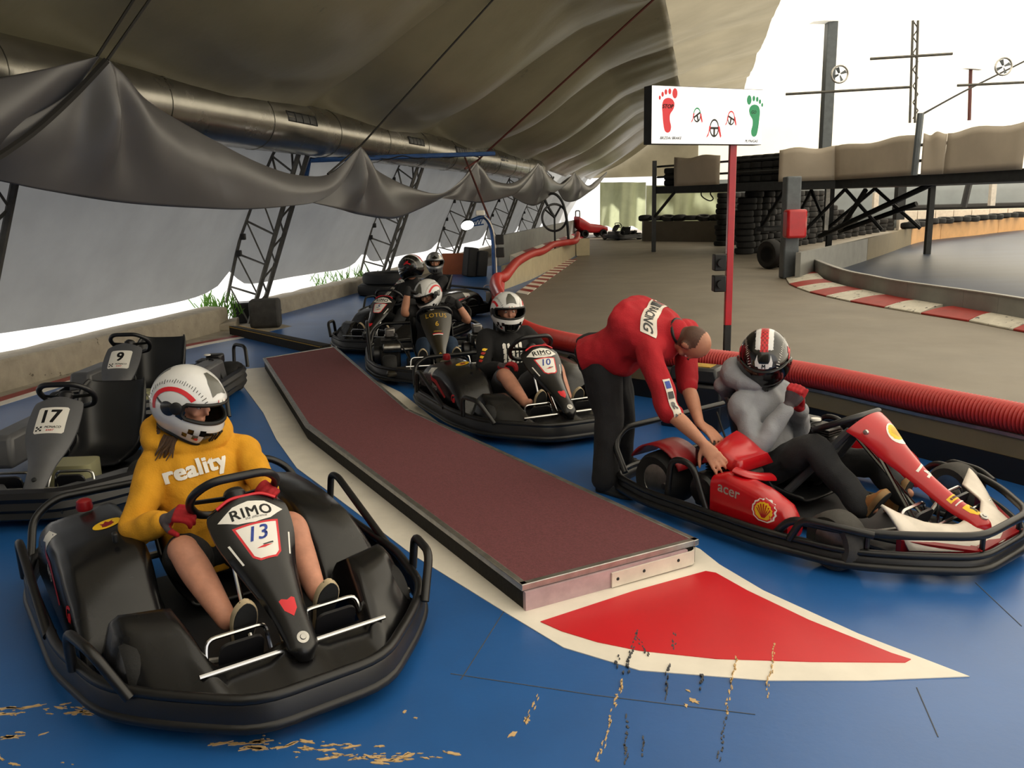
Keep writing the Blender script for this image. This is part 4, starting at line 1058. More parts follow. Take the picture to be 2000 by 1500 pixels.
def rimo_fairing(k):
    mb = MB()
    def zz(ax, u):
        hump = interp([0, .12, .32, .5, .72, .92, 1], [.15, .245, .305, .29, .22, .13, .10], u)
        mid = interp([0, .5, 1], [.17, .135, .10], u)+(.022*(1-sstep(.05, .10, ax))*(1-u*.5))
        z = lerp(mid, hump, sstep(.25, .34, ax))
        return z-(.17*sstep(.50, .56, ax)*min(1, max(0, z-.10)/.15))
    def fn(u, v):
        y = (2*v-1)*.565; ax = abs(y)
        xf = interp([0, .2, .24, .46, .565], [.895, .885, .86, .66, .52], ax); xr = interp([0, .27, .33, .565], [.66, .64, .21, .20], ax)
        if u > .93: return V((xf+.006, y, .10-(u-.93)/.07*.045))
        q = u/.93; return V((lerp(xr, xf, q), y, zz(ax, q)))
    mb.grid(fn, 24, 45); fr = obj('front_fairing', mb, 'black_body', k, solid=.008, ang=60)
    bv = bvh_of(mb)
    for sg in (1, -1):
        fm = MB(); flame(fm, .05, 0, flip=1); flame(fm, .040, 1)
        F = frame((.50, .41*sg, .5), (.25, 1, 0), (-1, .25, 0)); obj('emblem', decal(fm, bv, F, .0015, .03, 1.0), ['white', 'red_sticker'], fr)
def rimo_nose(k, num, detail=True):
    sp_ = [(.785, .165), (.78, .21), (.735, .255), (.63, .325), (.50, .415), (.39, .505), (.30, .58), (.265, .605)]
    mb, S = nose_mesh(sp_, [.025, .05, .054, .066, .10, .142, .148, .115], .05)
    n = obj('nose_panel', mb, 'black_body', k, ang=50); bv = bvh_of(mb)
    a, b = V((.50, 0, .415)), V((.30, 0, .58)); F = pframe(a, b)   # length .266
    pl = MB(); hexa_ = [(-.125, .085), (-.11, .125), (0, .15), (.11, .125), (.125, .085), (.10, .055), (-.10, .055)]
    hexa_ = [(-.122, .095), (-.06, .135), (0, .145), (.06, .135), (.122, .095), (.06, .06), (0, .052), (-.06, .06)]
    flatpoly(pl, hexa_, 0); text(pl, 'RIMO', lambda u, v: V((u, v, 0)), w=.15, c=(0, .100), mi=1, bold=.022, space=1.12); text(pl, 'the difference', lambda u, v: V((u, v, 0)), w=.08, c=(.01, .074), mi=2, shear=.3)
    tag(obj('maker_badge', decal(pl, bv, F, .0012, .02), ['white', 'black', 'grey_fairing'], n), 'white badge with black lettering')
    pl = MB(); tp = [(-.085, .05), (.085, .05), (.052, -.085), (.03, -.105), (-.03, -.105), (-.052, -.085)]
    vs, fs, inn = outline_strip(tp, .008); flatpoly(pl, tp, 0); pl.add([(x, y, 0) for x, y in vs], fs, 1)
    text(pl, num, lambda u, v: V((u, v, 0)), h=.058, c=(-.003, .006), mi=2, bold=.012, shear=.35)
    flatpoly(pl, [(-.03, -.055), (.0, -.048), (.032, -.05), (.0, -.058)], 1); flatpoly(pl, [(-.005, -.044), (.035, -.04), (.035, -.046), (.0, -.048)], 3)
    tag(obj('number_plate', decal(pl, bv, F, .0014, .02), ['white', 'red_sticker', 'blue_ink', 'grey_dark'], n), 'white plate with red border and blue number %s' % num if num.strip() else 'white plate with red border')
    if detail:
        for sg in (1, -1): st = MB(); flatpoly(st, [(.108*sg, -.005), (.115*sg, -.005), (.088*sg, -.095), (.082*sg, -.095)], 0); obj('streak', decal(st, bv, F, .0012, .02), 'white', n)
    st = MB(); flatpoly(st, [(-.028, .03), (-.018, .035), (0, .026), (.018, .035), (.028, .03), (.022, -.012), (0, -.042), (-.022, -.012)], 0)
    F2 = pframe(V((.72, 0, .265)), V((.58, 0, .36))); obj('heart_sticker', decal(st, bv, F2, .0012, .02), 'red_sticker', n)
    F3 = pframe(V((.772, 0, .222)), V((.735, 0, .257))); mb = MB(); mb.lathe([(0, .008), (.009, .008), (.011, .004), (.021, .003), (.021, -.004)], 18, F3); obj('bolt', mb, 'alu', n)
    mb = MB(); mb.tube(fil([(.268, .11, .575), (.262, .06, .603), (.262, -.06, .603), (.268, -.11, .575)], .03, 5), .006, 8); obj('red_trim', mb, 'red_sticker', n)
    mb = MB(); mb.tube([(.40, -.105, .42), (.60, -.115, .09)], .009, 8); tag(obj('support_rod', mb, 'chrome', n), 'bare metal support rod')
def kart(name, label, x, y, deg, style, num=None, detail=True, group=None):
    k = thing(name, label, 'go-kart', (x, y, 0), R(deg), group); chassis(k); bumper(k, style)
    if style == 'rimo':
        hoops(k, [([(-.6, .685, .16), (-.57, .69, .33), (-.49, .69, .34), (.03, .68, .16)], .06), ([(.34, .645, .16), (.36, .65, .31), (.55, .61, .31), (.64, .53, .16)], .05)])
        rimo_pods(k, detail); rimo_fairing(k); rimo_nose(k, num, detail); steering(k); pedals(k, detail)
        for sg in (1, -1): wheel(k, .44, .45*sg, .13, .13); wheel(k, -.55, .50*sg, .14, .2)
    return k
KG = None
K13 = kart('go_kart', 'black go-kart number 13 driven by the person in the yellow hoodie', -1.158, 3.213, -54.7, 'rimo', '13')
K10 = kart('go_kart', 'black go-kart number 10 beyond the platform, driver with red gloves', .098, 6.437, -66.3, 'rimo', '10')
K5 = kart('go_kart', 'black go-kart with pale number plate, farthest left in the group', -1.396, 10.237, -110, 'rimo', '5')
KS = kart('go_kart', 'rearmost black go-kart, under the driver with the silver helmet', -.88, 12.65, -140, 'rimo', ' ')
for k in (K13, K10, K5, KS): seat(k)
def flat_nose(k, spine, hw, m, drop=.03):
    mb, S = nose_mesh(spine, hw, drop); n = obj('nose_panel', mb, m, k, ang=40); return n, bvh_of(mb)
def monaco(label, x, y, deg, num):
    k = kart('go_kart', label, x, y, deg, 'monaco', group='grey karts parked without drivers by the left wall')
    sp_ = [(.74, .19), (.70, .22), (.61, .30), (.52, .40), (.44, .49), (.33, .595), (.30, .61)]
    n, bv = flat_nose(k, sp_, [.055, .06, .075, .125, .145, .135, .09], 'grey_fairing', .035)
    F = pframe(V((.52, 0, .40)), V((.34, 0, .585))); pl = MB()
    tp = [(-.085, .085), (-.075, .095), (.075, .095), (.085, .085), (.085, -.065), (.075, -.075), (-.075, -.075), (-.085, -.065)]
    flatpoly(pl, tp, 0); text(pl, num, lambda u, v: V((u, v, 0)), h=.082, c=(.0, .035), mi=1, bold=.03)
    text(pl, 'MONACO', lambda u, v: V((u, v, 0)), w=.09, c=(.02, -.035), mi=1, shear=.3, bold=.02); text(pl, 'KART', lambda u, v: V((u, v, 0)), w=.045, c=(.01, -.055), mi=2, shear=.3, bold=.02)
    for i in range(3):
        for j in range(3):
            if (i+j) % 2 == 0: flatpoly(pl, [(-.075+i*.012, -.06+j*.01), (-.063+i*.012, -.06+j*.01), (-.063+i*.012, -.05+j*.01), (-.075+i*.012, -.05+j*.01)], 1)
    tag(obj('number_plate', decal(pl, bv, F, .0014, .03), ['white', 'black', 'red_sticker'], n), 'white plate with black number %s' % num)
    mb = MB(); mb.lathe([(0, .006), (.012, .004), (.014, -.003)], 14, pframe(V((.715, 0, .21)), V((.66, 0, .26)))); obj('bolt', mb, 'dark_steel', n)
    # low grey fairing behind the bumper
    for sg in (1, -1):
        mb = MB(); P = [(.80, .07*sg), (.80, .20*sg), (.62, .40*sg), (.46, .53*sg), (.30, .55*sg), (.40, .36*sg), (.62, .20*sg)]
        if sg < 0: P = P[::-1]
        mb.prism(P, .17, .20, 0); obj('front_fairing', mb, 'grey_fairing', k, bevel=.012)
        mb = MB(); mb.box((-.1, .47*sg, .25), (.62, .20, .20), None, 0, .86); obj('side_pod', mb, 'grey_fairing', k, bevel=.03)
    steering(k, (.20, 0, .60), .85, .15); pedals(k); seat(k, top=.53); engine(k, -.38, -.42); engine(k, -.38, .42)
    t = MB(); t.loft([[V((xx, yy, z)) for yy, xx in rrect(-.13, .13, .14, .34, .05)] for z in (.06, .09, .17, .20)]); obj('fuel_tank', t, 'tank', k, ang=50)
    for sg in (1, -1): wheel(k, .46, .5*sg, .13, .13); wheel(k, -.60, .52*sg, .14, .2)
    hoops(k, [([(-.95, .45, .2), (-.98, .45, .38), (-.85, .6, .38), (-.75, .64, .2)], .06)])
    return k
K17 = monaco('grey go-kart number 17 parked empty at the left edge', -2.64, 5.09, -88, '17')
K9 = monaco('grey go-kart number 9 parked empty behind kart 17', -3.12, 7.06, -90, '9')

# kart 6: black and gold
K6 = kart('go_kart', 'black and gold go-kart number 6 with exposed engines, behind kart 10', -.769, 8.422, -80.3, 'open6')
hoops(K6, [([(-.30, .66, .16), (-.28, .66, .50), (-.05, .66, .50), (.22, .64, .16)], .06)])
n, bv = flat_nose(K6, [(.83, .15), (.80, .21), (.70, .26), (.58, .33), (.46, .44), (.36, .56), (.30, .64), (.27, .65)], [.03, .045, .05, .06, .105, .145, .15, .12], 'lotus', .06)
F = pframe(V((.46, 0, .44)), V((.30, 0, .64))); pl = MB()
text(pl, 'LOTUS', lambda u, v: V((u, v, 0)), w=.20, c=(0, .085), mi=0, bold=.008, space=1.1); text(pl, '6', lambda u, v: V((u, v, 0)), h=.05, c=(0, -.01), mi=0, bold=.02)
text(pl, 'RENAULT', lambda u, v: V((u, v, 0)), w=.075, c=(0, -.095), mi=0, bold=.02); flatpoly(pl, [(-.05, -.115), (.05, -.115), (.05, -.125), (-.05, -.125)], 1); flatpoly(pl, [(-.048, -.125), (.048, -.125), (.046, -.135), (-.046, -.135)], 2)
obj('lettering', decal(pl, bv, F, .0014, .03), ['gold', 'red_sticker', 'white'], n)
F = pframe(V((.74, 0, .243)), V((.60, 0, .32))); pl = MB(); di = [(-.022, 0), (0, .032), (.022, 0), (0, -.032)]; vs, fs, inn = outline_strip(di, .007); pl.add([(a, b, 0) for a, b in vs], fs, 0)
obj('emblem', decal(pl, bv, F, .0014, .03), 'gold', n)
mb = MB(); mb.lathe([(0, .008), (.018, .004), (.02, -.004)], 14, pframe(V((.80, 0, .21)), V((.74, 0, .24)))); obj('bolt', mb, 'alu', n)
steering(K6); pedals(K6); seat(K6)
engine(K6, -.02, -.45); engine(K6, -.02, .45)
for sg in (1, -1):
    mb = MB(); mb.box((-.05, .44*sg, .40), (.10, .10, .09)); tag(obj('carburettor', mb, 'steel', K6, bevel=.015), 'shiny metal carburettor')
    mb = MB(); mb.box((.62, .36*sg, .13), (.26, .3, .05)); obj('front_fairing', mb, 'lotus', K6, bevel=.02)
for sg in (1, -1): wheel(K6, .44, .47*sg, .13, .13); wheel(K6, -.55, .50*sg, .14, .2)

# kart 14: red, engine behind the driver's right elbow
K14 = kart('go_kart', 'red go-kart number 14 with white front spoiler at the right', 1.608, 4.224, -53.4, 'ferrari')
hoops(K14, [([(-.47, .66, .10), (-.44, .66, .34), (-.30, .66, .34), (-.20, .655, .10)], .07), ([(.28, .66, .12), (.34, .66, .235), (.52, .62, .235), (.62, .55, .215)], .05)])
for sg in (1, -1): wheel(K14, .44, .535*sg, .135, .13, 'rubber_grey', -.12); wheel(K14, -.62, .50*sg, .155, .21)
mb, S = nose_mesh([(.86, .15), (.85, .20), (.80, .235), (.70, .275), (.56, .36), (.44, .46), (.34, .555), (.27, .60)], [.025, .05, .052, .055, .062, .095, .14, .165], .075, .02, 15)
n = obj('nose_panel', mb, 'red_kart', K14, ang=50); bv = bvh_of(mb)
F = pframe(V((.44, 0, .46)), V((.34, 0, .555))); pl = MB(); flatpoly(pl, circ(0, 0, .062, 20), 0); shell_badge(pl, 0, .003, .05, 0, 1, 1, 2)
obj('shell_badge', decal(pl, bv, F @ TR(.02, .01, 0), .0014, .02), ['white', 'yellow', 'gold'], n)
F = pframe(V((.60, 0, .335)), V((.50, 0, .41))); pl = MB(); text(pl, '14', lambda u, v: V((u, v, 0)), h=.06, mi=0, bold=.02, rot=-1.25); tag(obj('race_number', decal(pl, bv, F, .0014, .02), 'white', n), 'white number 14')
F = pframe(V((.745, 0, .255)), V((.66, 0, .295)))
pl = MB(); flatpoly(pl, [(-.04, .0), (.04, .0), (.04, .028), (-.04, .028)], 0); flatpoly(pl, [(-.03, .008), (.03, .008), (.03, .020), (-.03, .020)], 1); flatpoly(pl, [(-.038, -.022), (.038, -.022), (.03, -.014), (-.036, -.016)], 2); obj('sticker', decal(pl, bv, F, .0014, .02), ['yellow', 'pipe_brown', 'white'], n)
F = pframe(V((.82, 0, .225)), V((.74, 0, .258))); pl = MB(); flatpoly(pl, [(-.03, .04), (.03, .04), (.03, .0), (.018, -.026), (0, -.036), (-.018, -.026), (-.03, .0)], 0); flatpoly(pl, [(-.008, -.02), (.0, -.01), (.008, -.022), (.008, .0), (.018, .012), (.008, .016), (.002, .028), (-.006, .018), (-.012, .02), (-.006, .004)], 1); obj('shield_sticker', decal(pl, bv, F, .0014, .02), ['yellow', 'black'], n)
mb = MB(); mb.lathe([(0, .009), (.008, .009), (.01, .005), (.02, .004), (.02, -.004)], 18, pframe(V((.845, 0, .213)), V((.80, 0, .235)))); obj('bolt', mb, 'alu', n)
mb = MB(); mb.lathe([(0, .009), (.012, .006), (.014, -.004)], 12, TR(.315, -.14, .535) @ RX(PI/2)); obj('bolt', mb, 'alu', n)
# white front spoiler: lower lip, plateau with two horns, red lower nose
mb = MB()
def spo(u, v):
    y = (2*v-1)*.40; ax = abs(y); xf = interp([0, .2, .40], [.91, .89, .70], ax); xr = interp([0, .10, .24, .30, .40], [.76, .76, .70, .58, .56], ax)
    z = lerp(interp([0, .12, .25, .40], [.20, .19, .215, .30], ax), .13, u**1.3)
    return V((lerp(xr, xf, u), y, z))
mb.grid(spo, 10, 33); sp = obj('front_spoiler', mb, 'white_dirty', K14, solid=.012, ang=50); bv = bvh_of(mb); sp['label'] = 'white front spoiler with scallop badges'
for yy in (-.17, .17):
    fm = MB(); shell_badge(fm, 0, 0, .045, 0, 0, 1, 2); obj('shell_badge', decal(fm, bv, frame((.80, yy, .4), (0, 1, 0), (-1, 0, 0)), .003, .02, .6), ['red_sticker', 'yellow', 'red_kart'], sp)
for yy, t in ((.30, 'Santander'), (-.32, 'Santander')):
    fm = MB(); text(fm, t, lambda u, v: V((u, v, 0)), w=.17, mi=0, shear=.2); obj('lettering', decal(fm, bv, frame((.70, yy, .5), (-.75, .66*(1 if yy > 0 else 1), 0), (-.66, -.75, 0)) if yy > 0 else frame((.74, yy, .5), (.70, .72, 0), (-.72, .70, 0)), .003, .02, .8), 'red_dark', sp)
for sg in (1, -1):
    mb = MB(); mb.hexa([(.66, .40*sg, .09), (.90, .20*sg, .09), (.88, .18*sg, .09), (.62, .36*sg, .09)], [(.67, .41*sg, .17), (.905, .2*sg, .14), (.88, .18*sg, .15), (.62, .36*sg, .18)]); obj('lower_fairing', mb, 'red_dark', K14)
mb = MB(); mb.hexa([(.90, .2, .08), (.90, -.2, .08), (.87, -.18, .08), (.87, .18, .08)], [(.91, .2, .14), (.91, -.2, .14), (.88, -.18, .15), (.88, .18, .15)]); obj('lower_fairing', mb, 'red_dark', K14)
# red side pods with lettering
for sg in (1, -1):
    mb = MB(); rings = []
    for i in range(12):
        x = lerp(-.20, .24, i/11); zt = interp([-.20, -.12, .10, .20, .24], [.30, .325, .285, .24, .17], x); rings.append([V((x, y*sg, z)) for y, z in rrect(.50, .64-.02*(i > 9), .085, zt, min(.045, (zt-.085)*.4), 4)])
    mb.loft(rings); p = obj('side_pod', mb, 'red_kart', K14, ang=50); bv = bvh_of(mb)
    F = frame((0, .7*sg, .2), (1, 0, 0), (0, 0, 1)) if sg < 0 else frame((0, .7*sg, .2), (-1, 0, 0), (0, 0, 1)); d_ = 1 if sg < 0 else -1
    fm = MB(); text(fm, 'acer', lambda u, v: V((u, v, 0)), w=.13, c=(-.085*d_, .045), mi=0, bold=.02, rot=-.10*d_); obj('lettering', decal(fm, bv, F, .0014, .03), 'white_dirty', p)
    fm = MB(); shell_badge(fm, .12*d_, .0, .064, 0, 0, 0, 0); shell_badge(fm, .12*d_, .0, .056, 0, 1, 2, 3); obj('shell_badge', decal(fm, bv, F, .0014, .03), ['white', 'red_sticker', 'yellow', 'red_kart'], p)
E_ = engine(K14, -.28, -.44)
mb = MB()
def cov(u, v):
    x = lerp(-.33, -.10, u); y = lerp(-.55, -.28, v); z = .365+.035*math.sin(PI*min(1, u*1.25))*(.5+.5*math.sin(PI*v))+.09*(1-u)**2*v
    if u in (0, 1) or v in (0, 1): z -= .05
    return V((x, y, z))
mb.grid(cov, 14, 12); tag(obj('engine_cover', mb, 'red_kart', K14, solid=.01, ang=60, bevel=0), 'glossy red engine cover')
mb = MB(); mb.tube(fil([(-.10, -.58, .34), (-.05, -.57, .33), (-.03, -.48, .30), (-.04, -.36, .27)], .05, 5), .03, 10, False, 0, .5); tag(obj('engine_guard', mb, 'red_kart', K14), 'red curved engine guard')
for sg in (1, -1):
    mb = MB(); mb.grid(lambda u, v: V((-.62+.20*math.cos(lerp(2.6, .5, u)), lerp(.40, .60, v)*sg, .155+.20*math.sin(lerp(2.6, .5, u)))), 12, 4); tag(obj('mudguard', mb, 'red_dark', K14, solid=.01), 'red rear mudguard')
engine(K14, -.30, .44)
steering(K14, (.13, 0, .535), 1.12, .16); pedals(K14); seat(K14, top=.56)
mb = MB(); mb.tube([(.26, -.05, .52), (.56, -.05, .10)], .012, 8); tag(obj('support_rod', mb, 'chrome', K14), 'bare metal support rod')
for sg in (1, -1):
    mb = MB(); mb.tube([(-.12, .15*sg, .10), (.18, .05*sg, .50)], .022, 8); obj('column_stay', mb, 'grey_fairing', K14)
mb = MB(); mb.tube(spl([(-.50, -.24, .50), (-.30, -.33, .30), (.0, -.38, .10), (.2, -.3, .08)], 6), .006, 6); obj('cable', mb, 'black', K14)
# ------------------------------------------------------------------ people
def limb(mb, pts, rad, n=6, seg=14):
    P = spl(pts, n); W = spl([(r, 0, 0) for r in rad], n); rr = [w.x for w in W]
    mb.tube(P, rr, seg); mb.ell(P[0], rr[0]*1.0, None, 0, 10, 14); mb.ell(P[-1], rr[-1]*1.0, None, 0, 10, 14)
def rings_torso(mb, secs, seg=22):
    """secs: (centre, lateral vector*half width, front vector*half depth)"""
    C = spl([s[0] for s in secs], 5); A = spl([s[1] for s in secs], 5); B = spl([s[2] for s in secs], 5); rg = []
    for c, a, b in zip(C, A, B):
        rg.append([c+a*(abs(math.cos(t))**.85*(1 if math.cos(t) >= 0 else -1))+b*(abs(math.sin(t))**.85*(1 if math.sin(t) >= 0 else -1)) for t in [2*PI*k/seg for k in range(seg)]])
    c0, c1 = C[0], C[-1]
    rg = [[c0+(p-c0)*.3 for p in rg[0]]]+rg+[[c1+(p-c1)*.3 for p in rg[-1]]]
    mb.loft(rg)
def blob(name, mb, m, parent, vox=.009, smooth=4, amp=0.0, asc=16, cut=None, mats=None, pick=None):
    o = obj('tmp', mb, m if isinstance(m, str) else m[0]); o.modifiers.new('r', 'REMESH').mode = 'VOXEL'
    o.modifiers['r'].voxel_size = vox
    s = o.modifiers.new('s', 'SMOOTH'); s.factor = .5; s.iterations = smooth
    me = evaluated(o); bpy.data.objects.remove(o)
    if cut:
        bm = bmesh.new(); bm.from_mesh(me); bmesh.ops.delete(bm, geom=[v for v in bm.verts if cut(v.co)], context='VERTS'); bm.to_mesh(me); bm.free()
    me.materials.clear()
    for q in ([m] if isinstance(m, str) else m): me.materials.append(MATS[q])
    if amp:
        n_ = len(me.vertices); cs = [0.0]*(3*n_); ns = [0.0]*(3*n_); me.vertices.foreach_get('co', cs); me.vertex_normals.foreach_get('vector', ns)
        for i in range(n_):
            p = V(cs[3*i:3*i+3])*asc; q = amp*(noise.noise(V((p.x, p.y, p.z*.55)))+.6*(1-2*abs(noise.noise(p*.6+V((3, 1, 4))))))
            for a in range(3): cs[3*i+a] += ns[3*i+a]*q
        me.vertices.foreach_set('co', cs); me.update()
    if pick:
        for p in me.polygons: p.material_index = pick(p.center, p.normal)
    me.polygons.foreach_set('use_smooth', [True]*len(me.polygons)); me.name = name
    ob = bpy.data.objects.new(name, me); COL.objects.link(ob); ob.parent = parent; ob.location = tuple(-q for q in wloc(parent)); return ob
def hand_prims(mb, w, d, palm, th, curl=(.5, .5, .4), s=1.0, r=.0095, spread=.12, thumb=(.8, .35), dirs=None):
    """w wrist, d hand direction, palm = outward normal of the palm, th = +1/-1 thumb side along palm x d"""
    d = V(d).normalized(); p = V(palm); p = (p-d*p.dot(d)).normalized(); y = p.cross(d)*th; w = V(w)
    F = M(((d.x, y.x, p.x, w.x), (d.y, y.y, p.y, w.y), (d.z, y.z, p.z, w.z), (0, 0, 0, 1)))
    rg = []
    for x, hw, ht in ((0, .026, .020), (.03, .034, .019), (.06, .041, .017), (.09, .040, .014)):
        rg.append([F @ V((x*s, hw*s*math.cos(a), ht*s*math.sin(a))) for a in [2*PI*k/14 for k in range(14)]])
    mb.loft(rg); mb.ell(w, .024*s); 
    for y0 in (-.03, -.01, .01, .03): mb.ell(F @ V((.088*s, y0*s, 0)), .0125*s)
    for i, (y0, L) in enumerate(((.030, .92), (.010, 1.03), (-.010, .96), (-.030, .78))):
        a = 0.0; x, z = .086, 0.0; pts = [F @ V((x*s, y0*s, z*s))]; sp = spread*(1.5-i)/1.5; yy = y0
        cc = curl[i] if isinstance(curl[0], (tuple, list)) else curl
        for k, l in enumerate((.044, .027, .021)):
            a += cc[k]; x += l*L*math.cos(a); z += l*L*math.sin(a); yy += l*L*math.sin(sp)*math.cos(min(a, 1.5)); pts.append(F @ V((x*s, yy*s, z*s)))
        limb(mb, pts, [r*s*1.08, r*s, r*s*.92, r*s*.8], 3, 10)
    t0 = V((.022, .028, .006)); t1 = t0+V((.032*math.cos(thumb[0]), .032*math.sin(thumb[0]), .008)); t2 = t1+V((.030*math.cos(thumb[1]), .030*math.sin(thumb[1]), .012)); t3 = t2+V((.022*math.cos(thumb[1]), .022*math.sin(thumb[1])*.8, .010))
    limb(mb, [F @ (q*s) for q in (t0, t1, t2, t3)], [r*s*1.45, r*s*1.2, r*s*1.05, r*s*.85], 3, 10)
    return F
def shoe(parent, heel, toe, up, mup, msole, w=.045, m=None):
    heel, toe, up = V(heel), V(toe), V(up); d = (toe-heel); L = d.length; d.normalize(); up = (up-d*up.dot(d)).normalized(); y = up.cross(d)
    F = M(((d.x, y.x, up.x, heel.x), (d.y, y.y, up.y, heel.y), (d.z, y.z, up.z, heel.z), (0, 0, 0, 1)))
    def sole_ring(z, q):
        pts = [(0, .0), (.015, .028), (.08, .034), (.17, .045), (.235, .036), (.27, .0)]; pts = pts+[(x, -yy) for x, yy in pts[-2:0:-1]]
        P = spl([(x*L/.27, yy*w/.045*q, z) for x, yy in pts], 3, True); return [F @ p for p in P]
    mb = MB(); mb.loft([sole_ring(0, .94), sole_ring(.004, 1.03), sole_ring(.022, 1.03), sole_ring(.026, .96)]); so_ = obj('shoe', mb, msole, parent, world=True, ang=50)
    bt = MB(); bt.loft([sole_ring(-.004, .88), sole_ring(.001, .90)]); obj('outsole', bt, 'shoe_dark', so_)
    up_ = MB(); rg = []
    q_ = m or 1
    for x, hw, h in ((.005, .02, .075), (.03, .030, .085), (.08, .033, .082), (.13, .038, .064), (.18, .042, .05), (.23, .036, .042), (.262, .018, .03)):
        rg.append([F @ V((x*L/.27, hw*w/.045*math.cos(a), .018+(h*q_-.018)*max(0, math.sin(a)) if a <= PI else .018)) for a in [PI*k/10 for k in range(11)]]+[F @ V((x*L/.27, -hw*w/.045*.5, .016)), F @ V((x*L/.27, hw*w/.045*.5, .016))])
    up_.loft(rg); u = obj('upper', up_, mup, so_, ang=60)
    lc = MB()
    for k in range(4):
        x = .10+k*.022; h = lerp(.074, .052, k/3)*q_+.003; lc.tube([F @ V((x*L/.27, -.018, h-.006)), F @ V((x*L/.27, 0, h)), F @ V((x*L/.27+.008, .018, h-.006))], .0022, 5)
    obj('laces', lc, msole, so_)
    return so_
# ---- helmet
def helmet(parent, c, fwd, up, style, closed=False, s=1.15, tag_=None):
    fwd = V(fwd).normalized(); up = V(up); up = (up-fwd*up.dot(fwd)).normalized(); l = up.cross(fwd)
    F = M(((fwd.x, l.x, up.x, c[0]), (fwd.y, l.y, up.y, c[1]), (fwd.z, l.z, up.z, c[2]), (0, 0, 0, 1)))
    def hp(az, el, off=0.0, q=1.0):
        ce, se = math.cos(el), math.sin(el)
        x, y, z = ce*math.cos(az), ce*math.sin(az), se
        rx = .142 if x > 0 else .138; k = 1/math.sqrt((x/rx)**2+(y/.118)**2+(z/(.134 if z > 0 else .158))**2)
        front = max(0, math.cos(az))**2
        k *= 1+.13*front*sstep(-.10, -.5, el)*(1-sstep(-.75, -1.05, el)*.6)
        k *= 1-.06*sstep(-.3, -.9, el)*(1-front)
        k *= 1+.02*math.exp(-((el-.42)/.10)**2)*front
        return F @ (V((x, y, z))*(k*q*s)+V((x, y, z))*off)
    EL0 = -.92
    def port(az, el, g=0.0):
        top = .33-.05*(az/1.1)**2; bot = -.13-.06*(1-(az/1.1)**2)
        return abs(az) < 1.08+g and bot-g < el < top+g and (abs(az) < .98+g or (abs(el-.08) < .16+g))
    nu, nv = 144, 88
    m_sh, m_alt = style['mats']; pick = style.get('pick')
    mb = MB()
    def sh(u, v): return hp(-PI+2*PI*u, lerp(EL0, PI/2-.001, v))
    vs = [sh(i/nu, j/(nv-1)) for i in range(nu) for j in range(nv)]
    o = len(mb.v); mb.v += [tuple(v) for v in vs]
    for i in range(nu):
        for j in range(nv-1):
            az = -PI+2*PI*(i+.5)/nu; el = lerp(EL0, PI/2, (j+.5)/(nv-1))
            if port(az, el): continue
            a = (i+1) % nu; mb.f.append((i*nv+j, a*nv+j, a*nv+j+1, i*nv+j+1)); mb.m.append(pick(az, el) if pick else 0)
    # painted marks follow the shell
    for mi, polys in style.get('marks', []):
        for pl in polys:
            if port(sum(p[0] for p in pl)/len(pl), sum(p[1] for p in pl)/len(pl), .05): continue
            V_, F_ = tri_sub([(x, y, 0) for x, y in pl], [tuple(range(len(pl)))], .12)
            mb.add([hp(v.x, v.y, .0012+.0004*mi) for v in V_], F_, mi)
    for mi, t, caz, cel, hgt, rot in style.get('text', []):
        text(mb, t, lambda u, v: hp(u, v, .0040), h=hgt, c=(caz, cel), mi=mi, bold=.03, rot=rot); 
    h = obj('helmet', mb, m_sh, parent, world=True, ang=60)
    # soft dark liner and rims
    li = MB(); vs = [hp(-PI+2*PI*i/nu, lerp(EL0-.02, PI/2-.001, j/(nv-1)), 0, .93) for i in range(nu) for j in range(nv)]; li.v = [tuple(v) for v in vs]
    for i in range(nu):
        for j in range(nv-1):
            az = -PI+2*PI*(i+.5)/nu; el = lerp(EL0, PI/2, (j+.5)/(nv-1))
            if port(az, el, -.03): continue
            a = (i+1) % nu; li.f.append((i*nv+j, i*nv+j+1, a*nv+j+1, a*nv+j)); li.m.append(0)
    obj('liner', li, 'black', h)
    def rim(g):
        pts = []
        for k in range(40):
            az = lerp(-1.0, 1.0, k/39); pts.append((az, .33-.05*(az/1.1)**2))
        pts += [(1.09, .20), (1.10, .08), (1.09, -.06)]
        for k in range(40):
            az = lerp(1.0, -1.0, k/39); pts.append((az, -.13-.06*(1-(az/1.1)**2)))
        pts += [(-1.09, -.06), (-1.10, .08), (-1.09, .20)]; return pts
    r_ = MB(); r_.tube([hp(az, el, -.001) for az, el in rim(0)], .0075*s, 8, True); obj('port_rim', r_, 'black', h)
    nk = MB(); nk.tube([hp(-PI+2*PI*k/48, EL0, -.002) for k in range(48)], .009*s, 8, True); obj('neck_roll', nk, 'black', h)
    for sg in (1, -1):
        p = MB(); b = hp(1.28*sg, .10, 0); n = (b-V(c)).normalized(); G_ = frame(b, n.orthogonal(), n.cross(n.orthogonal())); p.lathe([(.026, -.004), (.026, .005), (.02, .009), (0, .010)], 18, G_); obj('pivot', p, style.get('pivot', 'black'), h)
    # visor: lifted above the opening, or shut
    vz = MB(); e0, e1 = (-.27, .34) if closed else (.34, .78)
    def vf(u, v): az = lerp(-1.22, 1.22, u); return hp(az, lerp(e0*(1-.2*abs(az)**2*(1 if closed else 0)), e1-.10*abs(az) if not closed else e1, v), .007)
    if closed or style.get('raised'):
        vz.grid(vf, 40, 12); obj('visor', vz, 'visor', h, solid=.003)
    ch = MB()
    for q in (-.16, -.08, .08, .16): ch.tube([hp(q, -.42, .001), hp(q*.9, -.66, .001)], .005*s, 6)
    obj('chin_vent', ch, 'black', h)
    return h, F, hp
